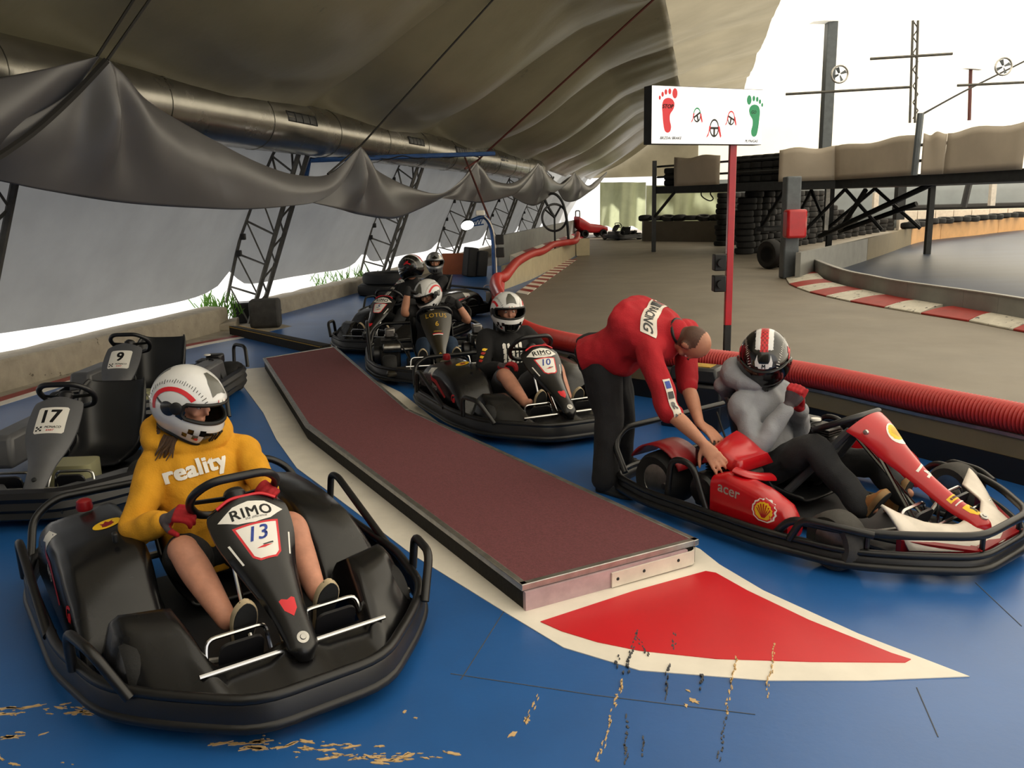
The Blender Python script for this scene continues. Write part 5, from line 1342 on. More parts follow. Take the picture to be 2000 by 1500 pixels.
def rect(az, el, w, h, rot=0):
    return [(az+x*math.cos(rot)-y*math.sin(rot), el+x*math.sin(rot)+y*math.cos(rot)) for x, y in ((-w/2, -h/2), (w/2, -h/2), (w/2, h/2), (-w/2, h/2))]
def arcband(az, el, r0, r1, a0, a1, n=14, sx=1.0):
    return [[(az+sx*r0*math.cos(lerp(a0, a1, k/n)), el+r0*math.sin(lerp(a0, a1, k/n))), (az+sx*r1*math.cos(lerp(a0, a1, k/n)), el+r1*math.sin(lerp(a0, a1, k/n))), (az+sx*r1*math.cos(lerp(a0, a1, (k+1)/n)), el+r1*math.sin(lerp(a0, a1, (k+1)/n))), (az+sx*r0*math.cos(lerp(a0, a1, (k+1)/n)), el+r0*math.sin(lerp(a0, a1, (k+1)/n)))] for k in range(n)]
def speedo(sg, dark=0):
    """speedometer graphics for one side (marks with material slots 1 black, 2 red, 3 grey)"""
    ax, ex = 1.50*sg, .02
    ticks = [rect(ax-sg*.10-sg*.84*math.cos(a)*1.2, ex+.82*math.sin(a)*1.03, .022, .15 if k % 4 == 0 else .085, PI/2-a if sg > 0 else a-PI/2) for k, a in enumerate([lerp(.15, PI*1.08, q/30) for q in range(31)])]
    red = arcband(ax-sg*.10, ex, .54, .67, .70, PI*1.12, 18, -sg*1.2)
    blk = [[(ax+.06*sg+.25*math.cos(a), ex-.02+.22*math.sin(a)) for a in [2*PI*k/22 for k in range(22)]], [(ax-.20*sg, ex+.12), (ax-.40*sg, ex+.16), (ax-.50*sg, ex+.04), (ax-.44*sg, ex-.22), (ax-.24*sg, ex-.16)], [(ax+.15*sg, ex+.05), (ax+.62*sg, ex+.20), (ax+.64*sg, ex+.15), (ax+.18*sg, ex-.03)]]
    return ticks, red, blk
def checker(sg):
    b, w = [], []
    for i in range(4):
        for j in range(2):
            (b if (i+j) % 2 == 0 else w).append(rect(sg*(.46+i*.15), -.44-j*.16-i*.012, .15, .16))
    return b, w
def whitestyle(letter, red=.0):
    m = [(1, []), (2, []), (3, [])]
    for sg in (1, -1):
        t, r, b = speedo(sg); cb, cw = checker(sg); m[0][1].extend(t+b+cb); m[1][1].extend(r); m[1][1].append(rect(sg*.56, -.66, .10, .09))
    m[2][1].append([(-.30, .52), (-.12, .60), (.12, .60), (.30, .52), (.34, .9), (.2, 1.25), (-.2, 1.25), (-.34, .9)])
    m[1][1].extend([[(-.20, 1.0), (-.08, .95), (-.08, 1.2), (-.14, 1.25)], [(.20, 1.0), (.08, .95), (.08, 1.2), (.14, 1.25)]])
    m[1][1].append(rect(0, .385, .30, .10)); lab = [(4, [rect(0, .40, .26, .09)])]
    return dict(mats=(['helmet_white', 'helmet_black', 'red_sticker', 'helmet_grey', 'white'], None), marks=m+lab, text=[(1, letter, 0, .40, .05, 0)],
                pick=lambda az, el: 3 if (abs(az) > 2.6 and el < .9) else (1 if (abs(az) < .40 and el < -.40) else 0))
def blackstyle(letter):
    m = [(1, []), (2, []), (3, [])]
    for sg in (1, -1):
        t, r, b = speedo(sg); m[0][1].extend(t); m[1][1].extend(arcband(1.5*sg, .02, .32, .42, .6, PI*1.1, 14, sg*1.2))
        m[1][1].append([(1.3*sg, .5), (1.7*sg, .62), (1.65*sg, .42)])
        m[2][1].append([(.17*sg, .50), (.30*sg, .48), (.36*sg, .62), (.34*sg, .88), (.26*sg, .70), (.18*sg, .60)])
    m.append((3, [[(-.22, .50), (-.17, .44), (.17, .44), (.22, .50), (.22, .54), (.17, .60), (-.17, .60), (-.22, .54)]]))
    def pick(az, el):
        x, y, z = math.cos(el)*math.cos(az), math.cos(el)*math.sin(az), math.sin(el); t = math.atan2(z, x)
        if 1.0 < t < 2.9:
            w = .30 if t > 1.12 else .30*(t-1.0)/.12+.06*math.sin(abs(y)*30)
            if abs(y) < .13:
                q = int(t/.10)+int((y+1)/.065); return 2 if q % 2 or abs(y) > .11 else 4
            if abs(y) < w: return 3
        return 0
    return dict(mats=(['helmet_black', 'white', 'red_sticker', 'helmet_white', 'red_dark'], None), marks=m, text=[(0, letter, 0, .52, .125, 0)], pivot='helmet_black', pick=pick)
def head_prims(mb, F, q=1.0):
    q = q*.97
    """head in the helmet frame: skull, jaw, brow, nose, lips, ears"""
    P = lambda x, y, z: F @ V((x*q, y*q, z*q))
    R3 = F.to_3x3()
    mb.ell(P(-.008, 0, .015), (.093*q, .074*q, .098*q), R3); mb.ell(P(.020, 0, -.055), (.066*q, .056*q, .058*q), R3); mb.ell(P(.070, 0, .030), (.024*q, .052*q, .013*q), R3)
    limb(mb, [P(.084, 0, .018), P(.092, 0, -.004), P(.100, 0, -.020)], [.008*q, .010*q, .012*q], 3, 10); mb.ell(P(.084, 0, -.052), (.013*q, .024*q, .007*q), R3); mb.ell(P(.083, 0, -.064), (.012*q, .020*q, .008*q), R3); mb.ell(P(.074, 0, -.09), (.02*q, .024*q, .018*q), R3)
    for sg in (1, -1): mb.ell(P(.066, .036*sg, -.022), (.022*q, .022*q, .018*q), R3); mb.ell(P(-.002, .076*sg, -.005), (.020*q, .008*q, .032*q), R3)
def eyes(parent, F, q=.97):
    for sg in (1, -1):
        mb = MB(); c = F @ V((.0745*q, .031*sg*q, .009*q)); mb.ell(c, .0095*q); e = obj('eye', mb, 'white', parent, world=True)
        mb = MB(); mb.ell(F @ V((.0826*q, .030*sg*q, .008*q)), (.0022*q, .0048*q, .0048*q), F.to_3x3()); obj('iris', mb, 'hair_dark', e)
        mb = MB(); mb.tube([F @ V((.090*q, .014*sg*q, .026*q)), F @ V((.090*q, .034*sg*q, .031*q)), F @ V((.078*q, .052*sg*q, .025*q))], [.003, .0035, .002], 6); obj('eyebrow', mb, 'hair_dark', parent, world=True)
def person(label, J, top, bottom, hands, shoes, hel=None, sleeve='long', legs='long', hood=False, skin='skin', amp=.004, group=None, handspec=None, shoespec=None, tw=(.175, .125), hat=None, bag=1.0):
    J = {k: V(v) for k, v in J.items()}
    base = V((J['pelvis'].x, J['pelvis'].y, 0)); root = thing('person', label, 'person', tuple(base), 0, group)
    lat = (J['shL']-J['shR']).normalized(); spine = (J['neck']-J['pelvis']).normalized(); fr = spine.cross(lat)*-1; fr.normalize()
    hl = (J['hipL']-J['hipR']).normalized(); frh = (spine.cross(hl)*-1).normalized()
    if 'front' in J and fr.dot(J['front']) < 0: fr = -fr; frh = -frh
    mid = J['pelvis'].lerp(J['neck'], .38)-fr*J.get('slump', V((.0, 0, 0))).x; ch = J['chest'] if 'chest' in J else J['pelvis'].lerp(J['neck'], .72)
    W, D_ = tw
    def tor(mb, g):
        rings_torso(mb, [(J['pelvis']-spine*.06, hl*(W*.86+g), frh*(.105+g)), (J['pelvis']+spine*.06, hl*(W*.88+g), frh*(.112+g)), (mid, lat*(W*.84+g), fr*(D_*.92+g)), (ch, lat*(W*.98+g), fr*(D_+g)), (J['pelvis'].lerp(J['neck'], .90), lat*(W*.88+g), fr*(D_*.74+g)), (J['neck'], lat*(.072+g), fr*(.07+g))])
    # continuous body
    b = MB(); tor(b, -.012)
    hF = J.get('hF')
    HF = hel[1] if hel else hat
    limb(b, [J['neck']-spine*.03, J['neck'].lerp(V(HF.translation), .5), HF @ V((-.01, 0, -.05))], [.06, .056, .056], 4)
    head_prims(b, HF)
    for s in 'RL':
        limb(b, [J['sh'+s], J['sh'+s].lerp(J['el'+s], .5), J['el'+s], J['el'+s].lerp(J['wr'+s], .4), J['wr'+s]], [.050, .044, .038, .041, .026])
        limb(b, [J['hip'+s], J['hip'+s].lerp(J['kn'+s], .5), J['kn'+s], J['kn'+s].lerp(J['an'+s], .35), J['an'+s]], [.082, .070, .056, .058, .036])
        limb(b, [J['an'+s], J['an'+s].lerp(J['toe'+s], .22)], [.032, .026])
        if hands is None: hand_prims(b, *handspec[s])
    blob('body', b, skin, root, .0075 if hands is None else .009, 3, pick=J.get('pick'))
    for a_ in root.children: body = a_
    eyes(body, HF)
    # top
    t = MB(); tor(t, .008); limb(t, [J['neck']-spine*.04, J['neck']+spine*.015], [.085, .068], 4)
    for s in 'RL':
        a_, e, w = J['sh'+s], J['el'+s], J['wr'+s]
        limb(t, [a_.lerp(J['neck'], .35)-spine*.02, a_, a_.lerp(e, .35)], [.07, .068, .064], 4)
        if sleeve == 'long': limb(t, [a_, a_.lerp(e, .5), e, e.lerp(w, .5), e.lerp(w, .88)], [.067, .062, .056, .052, .043])
        elif sleeve == 'rolled': limb(t, [a_, a_.lerp(e, .5), e, e.lerp(w, .12)], [.068, .063, .056, .052])
        else: limb(t, [a_, a_.lerp(e, .6)], [.066, .062])
    if hood:
        n0 = J['neck']+spine*.04; P = [n0+lat*.135*math.cos(a)+fr*(.095*math.sin(a)-.02)+spine*(.012-.04*math.sin(a)) for a in [2*PI*k/20 for k in range(20)]]; t.tube(P, [.038+.018*(1-math.sin(2*PI*k/20)) for k in range(20)], 12, True)
        limb(t, [n0-fr*.11+lat*.10, n0-fr*.17-spine*.03, n0-fr*.11-lat*.10], [.05, .06, .05], 4); limb(t, [n0-fr*.15-lat*.12-spine*.02, n0-fr*.19-spine*.09, n0-fr*.15+lat*.12-spine*.02], [.045, .055, .045], 4)
    tp = blob('top', t, top, root, .0085, 4, amp, 15); tp['label'] = J.get('topname', 'top')if False else 'top'
    del tp['label']
    cf = MB()
    # bottoms
    p = MB(); rings_torso(p, [(J['pelvis']-spine*.075, hl*.15, frh*.105), (J['pelvis'], hl*.162, frh*.118), (J['pelvis']+spine*.10, hl*.16, frh*.115)])
    for s in 'RL':
        h, k_, a_ = J['hip'+s], J['kn'+s], J['an'+s]
        if legs == 'long': limb(p, [h, h.lerp(k_, .5), k_, k_.lerp(a_, .4), a_.lerp(k_, -.04 if bag > 1 else .03)], [.092*bag, .083*bag, .068*bag, .064*bag, .056*bag*bag])
        else: limb(p, [h, h.lerp(k_, .5), h.lerp(k_, .82)], [.094, .088, .078])
    blob('trousers' if legs == 'long' else 'shorts', p, bottom, root, .0085, 4, amp*1.25, 12)
    if hands:
        for s in 'RL':
            g = MB(); hand_prims(g, *handspec[s]); d = (J['wr'+s]-J['el'+s]).normalized(); limb(g, [J['wr'+s]-d*.045, J['wr'+s]+d*.01], [.036, .030], 3)
            w = J['wr'+s]; pn = V(handspec[s][2]); gm = hands
            gl = blob('glove', g, [gm, 'glove_grey'] if gm == 'glove_red' else gm, root, .0045, 2, 0, pick=(lambda c, n, w=w, pn=pn: 1 if (n.dot(-pn.normalized()) > .35 and (c-w).length < .085 and (c-w).length > .03) else 0) if gm == 'glove_red' else None)
    for s in 'RL':
        sp = shoespec[s]; shoe(root, sp[0], sp[1], sp[2], shoes[0], shoes[1], .052 if bag > 1 else .045, 1.35 if bag > 1 else 1)
    return root, tp
def kl(k, f, l, z): return TR(*k.location) @ RZ(k.rotation_euler.z) @ V((f, l, z))
def kv(k, f, l, z): return RZ(k.rotation_euler.z) @ V((f, l, z))
def kp(k, x, y, f): return DP(x, y, kl(k, f, 0, 0), kv(k, 1, 0, 0))
def kpl(k, x, y, l): return DP(x, y, kl(k, 0, l, 0), kv(k, 0, 1, 0))
def hframe(c, fwd, up=(0, 0, 1)):
    fwd = V(fwd).normalized(); up = V(up); up = (up-fwd*up.dot(fwd)).normalized(); l = up.cross(fwd)
    return M(((fwd.x, l.x, up.x, c[0]), (fwd.y, l.y, up.y, c[1]), (fwd.z, l.z, up.z, c[2]), (0, 0, 0, 1)))
def hdir(deg, pitch): return V((math.cos(R(deg))*math.cos(R(pitch)), math.sin(R(deg))*math.cos(R(pitch)), math.sin(R(pitch))))
def chest_decal(root, top, build, c, n, up, mats, depth=.4, name='lettering', maxlen=.015):
    bv = bvh_of(top.data); n = V(n).normalized(); up = V(up); y = (up-n*up.dot(n)).normalized(); x = y.cross(n)
    F = M(((x.x, y.x, n.x, c[0]), (x.y, y.y, n.y, c[1]), (x.z, y.z, n.z, c[2]), (0, 0, 0, 1))); fm = MB(); build(fm)
    d = decal(fm, bv, F, .0055, maxlen, depth); o = obj(name, d, mats, top); return o
# --- driver of kart 13: yellow hoodie, shorts, red gloves, white helmet turned to the right of the picture
k = K13
hc = kp(k, 368, 783, -.31); hd = hdir(-17, -20); HF = hframe(hc, hd, (.02, .0, 1))
J = dict(pelvis=kl(k, -.30, 0, .19), neck=kp(k, 372, 872, -.35), shR=kl(k, -.35, -.165, .62), shL=kl(k, -.33, .185, .61), elR=kp(k, 262, 1035, -.20), elL=kp(k, 512, 940, -.12),
         wrR=kp(k, 322, 1018, -.02), wrL=kp(k, 522, 968, .06), hipR=kl(k, -.27, -.095, .17), hipL=kl(k, -.27, .095, .17), knR=kp(k, 358, 1075, .12), knL=kp(k, 566, 1025, .13),
         anR=kp(k, 444, 1212, .47), anL=kp(k, 620, 1160, .48), toeR=kl(k, .60, -.12, .28), toeL=kl(k, .60, .17, .28), front=kv(k, 1, 0, .3), chest=kl(k, -.33, 0, .46))
wF = lambda k, a, c=(.12, 0, .56), r=.15: kl(k, c[0], 0, c[2])+kv(k, 0, 1, 0)*(r*math.cos(a))+kv(k, math.sin(.80), 0, math.cos(.80))*(r*math.sin(a))
hs = {'R': (J['wrR'], wF(k, PI*.93)-J['wrR'], kv(k, .2, .8, -.6), 1, (.75, .95, .7), .98, .0115, .05, (.9, .6)), 'L': (J['wrL'], wF(k, .25)-J['wrL'], kv(k, .2, -.8, -.6), -1, (.75, .95, .7), .98, .0115, .05, (.9, .6))}
ss = {'R': (kl(k, .50, -.135, .10), kl(k, .585, -.125, .335), kv(k, -1, 0, .35)), 'L': (kl(k, .50, .165, .10), kl(k, .585, .18, .32), kv(k, -1, 0, .35))}
P13, top = person('person in a mustard yellow hoodie and white helmet driving kart 13', J, 'hoodie_yellow', 'jeans_black', 'glove_red', ('shoe_dark', 'sole'), (None, HF), hood=True, legs='short', skin='skin_pink', handspec=hs, shoespec=ss, tw=(.205, .15), amp=.010)
helmet(P13, hc, hd, (.02, .0, 1), whitestyle('L'))
cw = J['chest']; nn = kv(k, .95, 0, .25)
chest_decal(P13, top, lambda m: text(m, 'reality', lambda u, v: V((u, v, 0)), w=.25, bold=.03, space=1.06, rot=.0), kp(k, 391, 917, -.16), nn, V((.0, 0, 1))+kv(k, 0, -.10, 0), 'white')
# --- driver of kart 10: black sweatshirt with white print
k = K10
hc = kp(k, 991, 607, -.31); hd = hdir(-76, -6); HF = hframe(hc, hd)
J = dict(pelvis=kl(k, -.30, 0, .19), neck=kp(k, 990, 652, -.35), shR=kl(k, -.36, -.175, .60), shL=kl(k, -.34, .175, .60), elR=kp(k, 945, 722, -.18), elL=kl(k, -.10, .28, .42),
         wrR=kp(k, 976, 716, .0), wrL=kl(k, .02, .17, .52), hipR=kl(k, -.27, -.095, .17), hipL=kl(k, -.27, .095, .17), knR=kp(k, 985, 733, .10), knL=kl(k, .12, .20, .40),
         anR=kp(k, 1026, 787, .46), anL=kl(k, .47, .15, .16), toeR=kl(k, .60, -.12, .28), toeL=kl(k, .60, .17, .28), front=kv(k, 1, 0, .3))
hs = {'R': (J['wrR'], kl(k, .10, -.10, .47)-J['wrR'], kv(k, .3, .3, -1), 1, (.5, .7, .6), .98, .0115, .05, (.7, .5)), 'L': (J['wrL'], wF(k, .1)-J['wrL'], kv(k, .2, -.8, -.6), -1, (.75, .95, .7), .98, .0115, .05, (.9, .6))}
ss = {'R': (kl(k, .50, -.135, .10), kl(k, .585, -.125, .335), kv(k, -1, 0, .35)), 'L': (kl(k, .50, .165, .10), kl(k, .585, .18, .32), kv(k, -1, 0, .35))}
P10, top = person('person in a black sweatshirt with white chest print, sitting in kart 10', J, 'hoodie_black', 'shorts_grey', 'glove_red', ('shoe_dark', 'sole'), (None, HF), legs='short', skin='skin_pink', handspec=hs, shoespec=ss, tw=(.19, .135))
helmet(P10, hc, hd, (0, 0, 1), whitestyle('M'))
def print10(m):
    r = random.Random(5)
    for i in range(5):
        for j in range(4):
            x, y = -.07+i*.034, -.06+j*.042; q = r.uniform(.6, 1.2); shape_ = [(x-.012*q, y-.02), (x+.010, y-.022*q), (x+.013*q, y+.016), (x+.002, y+.021*q), (x-.010*q, y+.012)]
            flatpoly(m, shape_, 0)
chest_decal(P10, top, print10, kp(k, 1004, 690, -.18), kv(k, 1, .0, .25), (0, 0, 1), 'white', name='print')
def pr2(m):
    for i in range(4): flatpoly(m, [(-.016, -.05+i*.028), (.010, -.054+i*.028), (.016, -.038+i*.028), (-.004, -.032+i*.028), (-.016, -.036+i*.028)], i % 2)
chest_decal(P10, top, pr2, kp(k, 938, 694, -.18), kv(k, .6, -.8, .1), (0, 0, 1), ['tube_red', 'yellow'], name='sleeve_print')
# --- driver of kart 6: black T-shirt, both hands at the helmet
k = K6
hc = kp(k, 836, 574, -.26); hd = hdir(-118, -26); HF = hframe(hc, hd, (-.15, 0, 1))
J = dict(pelvis=kl(k, -.30, 0, .19), neck=kp(k, 849, 602, -.31), shR=kl(k, -.32, -.18, .58), shL=kl(k, -.32, .19, .58), elR=kp(k, 790, 612, -.14), elL=kp(k, 914, 626, -.16), wrR=kp(k, 797, 566, -.16), wrL=kp(k, 893, 592, -.18),
         hipR=kl(k, -.27, -.095, .17), hipL=kl(k, -.27, .095, .17), knR=kp(k, 826, 672, .10), knL=kp(k, 880, 670, .10), anR=kl(k, .46, -.15, .16), anL=kl(k, .46, .15, .16), toeR=kl(k, .6, -.15, .28), toeL=kl(k, .6, .15, .28), front=kv(k, 1, 0, .3))
hs = {'R': (J['wrR'], hc+V((-.04, -.08, -.03))-J['wrR'], kv(k, -.3, .8, .3), 1, (.6, .7, .5), .98, .0115, .05, (.9, .6)), 'L': (J['wrL'], hc+V((.10, -.05, .0))-J['wrL'], kv(k, -.3, -.8, .3), -1, (.8, .9, .6), .98, .0115, .05, (.9, .6))}
ss = {'R': (kl(k, .50, -.16, .09), kl(k, .60, -.16, .32), kv(k, -1, 0, .35)), 'L': (kl(k, .50, .16, .09), kl(k, .60, .16, .32), kv(k, -1, 0, .35))}
P6, top = person('person in a black T-shirt with bare forearms raised to the helmet, in kart 6', J, 'shirt_black', 'jeans_blue', 'glove_black', ('sole', 'sole'), (None, HF), sleeve='short', handspec=hs, shoespec=ss, tw=(.19, .13))
helmet(P6, hc, hd, (-.15, 0, 1), whitestyle('L'))
def pr3(m):
    text(m, 'LIVE', lambda u, v: V((u, v, 0)), w=.13, bold=.03); m.add([(-.07, -.035, 0), (.05, -.035, 0), (.05, -.045, 0), (-.07, -.045, 0)], [(0, 1, 2, 3)], 0)
def pr3(m):
    for i in range(6): flatpoly(m, [(-.07+i*.024, -.02+(i % 2)*.008), (-.054+i*.024, -.022), (-.052+i*.024, .012-(i % 3)*.006), (-.068+i*.024, .016)], 0)
chest_decal(P6, top, pr3, kp(k, 848, 617, -.12), kv(k, 1, 0, .2), (0, 0, 1), 'white', name='print')
# --- driver of kart 5: turned away, black and red helmet
k = K5
hc = kp(k, 804, 521, -.30); hd = hdir(165, -8); HF = hframe(hc, hd)
J = dict(pelvis=kl(k, -.30, 0, .19), neck=kp(k, 806, 548, -.35), shR=kl(k, -.36, -.17, .60), shL=kl(k, -.34, .18, .60), elR=kl(k, -.14, -.27, .44), elL=kl(k, -.12, .27, .46), wrR=kl(k, .02, -.15, .52), wrL=kl(k, .04, .15, .52),
         hipR=kl(k, -.27, -.095, .17), hipL=kl(k, -.27, .095, .17), knR=kl(k, .12, -.18, .40), knL=kl(k, .12, .18, .40), anR=kl(k, .46, -.15, .16), anL=kl(k, .46, .15, .16), toeR=kl(k, .6, -.15, .28), toeL=kl(k, .6, .15, .28), front=kv(k, 1, 0, .3))
def wheelhands(k, J): return {'R': (J['wrR'], wF(k, PI*.95)-J['wrR'], kv(k, .2, .8, -.6), 1, (.75, .95, .7), .98, .0115, .05, (.9, .6)), 'L': (J['wrL'], wF(k, .1)-J['wrL'], kv(k, .2, -.8, -.6), -1, (.75, .95, .7), .98, .0115, .05, (.9, .6))}
def feet(k): return {'R': (kl(k, .50, -.16, .09), kl(k, .60, -.16, .32), kv(k, -1, 0, .35)), 'L': (kl(k, .50, .16, .09), kl(k, .60, .16, .32), kv(k, -1, 0, .35))}
P5, top = person('person in black with a black and red helmet turned away, in the far left kart', J, 'hoodie_black', 'jeans_dark', 'glove_black', ('shoe_dark', 'sole'), (None, HF), handspec=wheelhands(k, J), shoespec=feet(k))
st5 = blackstyle('S')
helmet(P5, hc, hd, (0, 0, 1), st5, True)
def stripes(m):
    for i in range(3): flatpoly(m, [(-.13, -.022+i*.018), (.13, -.022+i*.018), (.13, -.014+i*.018), (-.13, -.014+i*.018)], 0)
sl_ = (J['shR'].lerp(J['elR'], .5)); ax = (J['elR']-J['shR']).normalized(); nrm = V((-.35, -.8, .45)); 
chest_decal(P5, top, stripes, sl_+V((0, 0, .0)), nrm-ax*nrm.dot(ax), ax.cross(nrm), 'white', name='sleeve_stripe')
# --- driver at the very back: silver helmet
k = KS
hc = DY(849, 512, 12.75); hd = hdir(-84, -8); HF = hframe(hc, hd); q = kl(k, -.31, 0, hc.z)-hc; 
KS.location = (KS.location.x-q.x, KS.location.y-q.y, 0)
J = dict(pelvis=kl(k, -.30, 0, .19), neck=kl(k, -.36, 0, hc.z-.20), shR=kl(k, -.36, -.175, hc.z-.26), shL=kl(k, -.34, .175, hc.z-.26), elR=kl(k, -.14, -.27, .40), elL=kl(k, -.12, .28, .42), wrR=kl(k, .02, -.15, .52), wrL=kl(k, .0, .06, .54),
         hipR=kl(k, -.27, -.095, .17), hipL=kl(k, -.27, .095, .17), knR=kl(k, .12, -.18, .40), knL=kl(k, .12, .18, .40), anR=kl(k, .46, -.15, .16), anL=kl(k, .46, .15, .16), toeR=kl(k, .6, -.15, .28), toeL=kl(k, .6, .15, .28), front=kv(k, 1, 0, .3))
PS_, top = person('person in black with a silver helmet, seated in the rearmost kart', J, 'shirt_black', 'jeans_dark', 'glove_black', ('shoe_dark', 'sole'), (None, HF), handspec=wheelhands(k, J), shoespec=feet(k))
helmet(PS_, hc, hd, (0, 0, 1), dict(mats=(['helmet_silver', 'helmet_black', 'white'], None), marks=[(1, [[(-.4, .6), (-.1, .5), (0, .48), (.1, .5), (.4, .6), (.15, .72), (0, .9), (-.15, .72)]]), (2, [[(.5, .5), (.9, .4), (1.0, .9), (.7, 1.0)], [(-.5, .5), (-.9, .4), (-1.0, .9), (-.7, 1.0)]])]))
# --- driver of kart 14: grey hoodie, head bowed, fists clasped under the chin
k = K14
hc = kpl(k, 1493, 697, .0); hd = hdir(-108, -38); HF = hframe(hc, hd)
J = dict(pelvis=kl(k, -.34, 0, .19), neck=kl(k, -.42, .0, .635), shR=kpl(k, 1448, 792, -.17), shL=kl(k, -.37, .17, .57), elR=kpl(k, 1478, 872, -.24), elL=kpl(k, 1560, 838, .20), wrR=kpl(k, 1541, 792, -.06), wrL=kpl(k, 1562, 796, .04),
         hipR=kl(k, -.30, -.095, .17), hipL=kl(k, -.30, .095, .17), knR=kpl(k, 1590, 876, -.15), knL=kpl(k, 1706, 905, .17), anR=kpl(k, 1690, 992, -.14), anL=kpl(k, 1762, 968, .17), toeR=kl(k, .52, -.14, .2), toeL=kl(k, .50, .17, .25), front=kv(k, 1, 0, .3))
hs = {'R': (J['wrR'], kpl(k, 1556, 748, -.05)-J['wrR'], kv(k, -.3, 1, 0), 1, (1.1, 1.3, .9), 1.0, .0118, .03, (.5, .2)), 'L': (J['wrL'], kpl(k, 1560, 752, .04)-J['wrL'], kv(k, -.3, -1, 0), -1, (1.1, 1.3, .9), 1.0, .0118, .03, (.5, .2))}
ss = {'R': (kpl(k, 1698, 1010, -.14), kpl(k, 1738, 962, -.14), kv(k, -.8, 0, .8)), 'L': (kpl(k, 1752, 1012, .15), kpl(k, 1782, 935, .19), kv(k, -.9, .0, .4))}
P14, top = person('person in a grey hoodie and black helmet with head bowed, sitting in red kart 14', J, 'hoodie_grey', 'jeans_dark', 'glove_red', ('shoe_tan', 'sole_brown'), (None, HF), hood=True, handspec=hs, shoespec=ss, tw=(.185, .13), amp=.010)
helmet(P14, hc, hd, (0, 0, 1), blackstyle('M'), True)
mb = MB(); a = J['neck']+kv(k, .10, 0, -.06); mb.tube([a, a+kv(k, .06, .0, -.10), a+kv(k, .07, 0, -.2)], .009, 6); obj('zip', mb, 'black', top)

# --- attendant bending over the engine of kart 14
pelv = DY(1164, 690, 4.86); neck = DY(1316, 650, 4.62); hdc = DY(1351, 668, 4.56)
hd = V((-.25, .38, -.9)).normalized(); HF = hframe(hdc, hd, (.80, -.52, -.36))
J = dict(pelvis=pelv, neck=neck, chest=DY(1245, 640, 4.74), shR=DY(1268, 690, 4.50), shL=DY(1342, 648, 4.84), elR=DY(1306, 800, 4.30), elL=DY(1342, 748, 4.66), wrR=DY(1374, 866, 4.10), wrL=DY(1366, 826, 4.40),
         hipR=DY(1172, 712, 4.76), hipL=DY(1192, 704, 4.96), knR=DY(1188, 812, 4.70), knL=DY(1214, 800, 5.0), anR=G(1186, 948, .10), anL=G(1218, 905, .10), toeR=G(1196, 962, .03), toeL=G(1226, 915, .03), front=V((.3, -.3, -1)))
J['anR'] = G(1183, 962, 0)+V((0, 0, .10)); J['anL'] = G(1212, 918, 0)+V((0, 0, .10))
hs = {'R': (J['wrR'], DY(1402, 902, 4.03)-J['wrR'], V((.25, .9, -.45)), 1, ((.10, .25, .2), (.12, .3, .25), (.2, .35, .3), (.3, .4, .3)), 1.0, .0095, .16, (1.0, .7)), 'L': (J['wrL'], DY(1398, 852, 4.30)-J['wrL'], V((.1, -.2, -1)), -1, (.15, .25, .2), 1.0, .0095, .14, (1.0, .7))}
def shoe_on(an, deg): d = V((math.cos(R(deg)), math.sin(R(deg)), 0)); h = V((an.x, an.y, .004))-d*.06; return (h, h+d*.28, V((0, 0, 1)))
ss = {'R': shoe_on(J['anR'], -40), 'L': shoe_on(J['anL'], -25)}
hup = (HF.to_3x3() @ V((0, 0, 1)))
def pick(c, n):
    q = HF.inverted() @ c
    return 1 if (q.length < .16 and q.x < .03-.6*max(0, q.z+.02) and q.z < .05 and q.z > -.085 and not (abs(q.y) > .077)) else 0
J2 = dict(J); 
PM, top = person('person in a red sweatshirt bending over the rear of red kart 14', J, 'shirt_red', 'jeans_black', None, ('shoe_dark', 'shoe_dark'), None, sleeve='rolled', handspec=hs, shoespec=ss, tw=(.215, .17), amp=.011, hat=HF, bag=1.18)
body = [c for c in PM.children if c.name.startswith('body')][0]
body.data.materials.append(MATS['stubble'])
for p in body.data.polygons: p.material_index = pick(p.center, p.normal)



spn = (J['neck']-J['pelvis']).normalized(); bk = V((-.35, -.35, .9))
def band_(m):
    flatpoly(m, [(-.20, -.036), (.20, -.036), (.20, .036), (-.20, .036)], 0); text(m, 'RACING', lambda u, v: V((u, v, 0)), w=.21, c=(.08, 0), mi=1, bold=.02)
    for x, q in ((-.165, 1), (-.11, 2), (-.06, 1)): flatpoly(m, [(x-.02, -.024), (x+.02, -.024), (x+.02, .024), (x-.02, .024)], q)
    flatpoly(m, [(-.172, -.012), (-.156, -.012), (-.164, .014)], 3)
chest_decal(PM, top, band_, J['chest'].lerp(J['neck'], .42)+V((0, -.03, .12)), bk, spn, ['white_dirty', 'grey_dark', 'red_dark', 'white'], 1.0, 'back_print')
am = (J['elR']-J['shR']).normalized()
def patch_(m):
    flatpoly(m, [(-.022, -.11), (.022, -.11), (.022, .10), (-.022, .10)], 0)
    for y, q in ((.072, 1), (.02, 2), (-.03, 3), (-.085, 3)): flatpoly(m, [(-.016, y-.018), (.016, y-.018), (.016, y+.018), (-.016, y+.018)], q) if q < 3 else text(m, 'RN'[y < -.05], lambda u, v: V((u, v, 0)), h=.03, c=(0, y), mi=3, bold=.03)
    flatpoly(m, [(-.008, .064), (.008, .064), (.008, .080), (-.008, .080)], 0)
chest_decal(PM, top, patch_, J['shR'].lerp(J['elR'], .78)+V((.02, -.03, 0)), V((.25, -1, .1)), -am, ['white_dirty', 'blue_ink', 'grey_dark', 'grey_fairing'], .4, 'sleeve_patch')
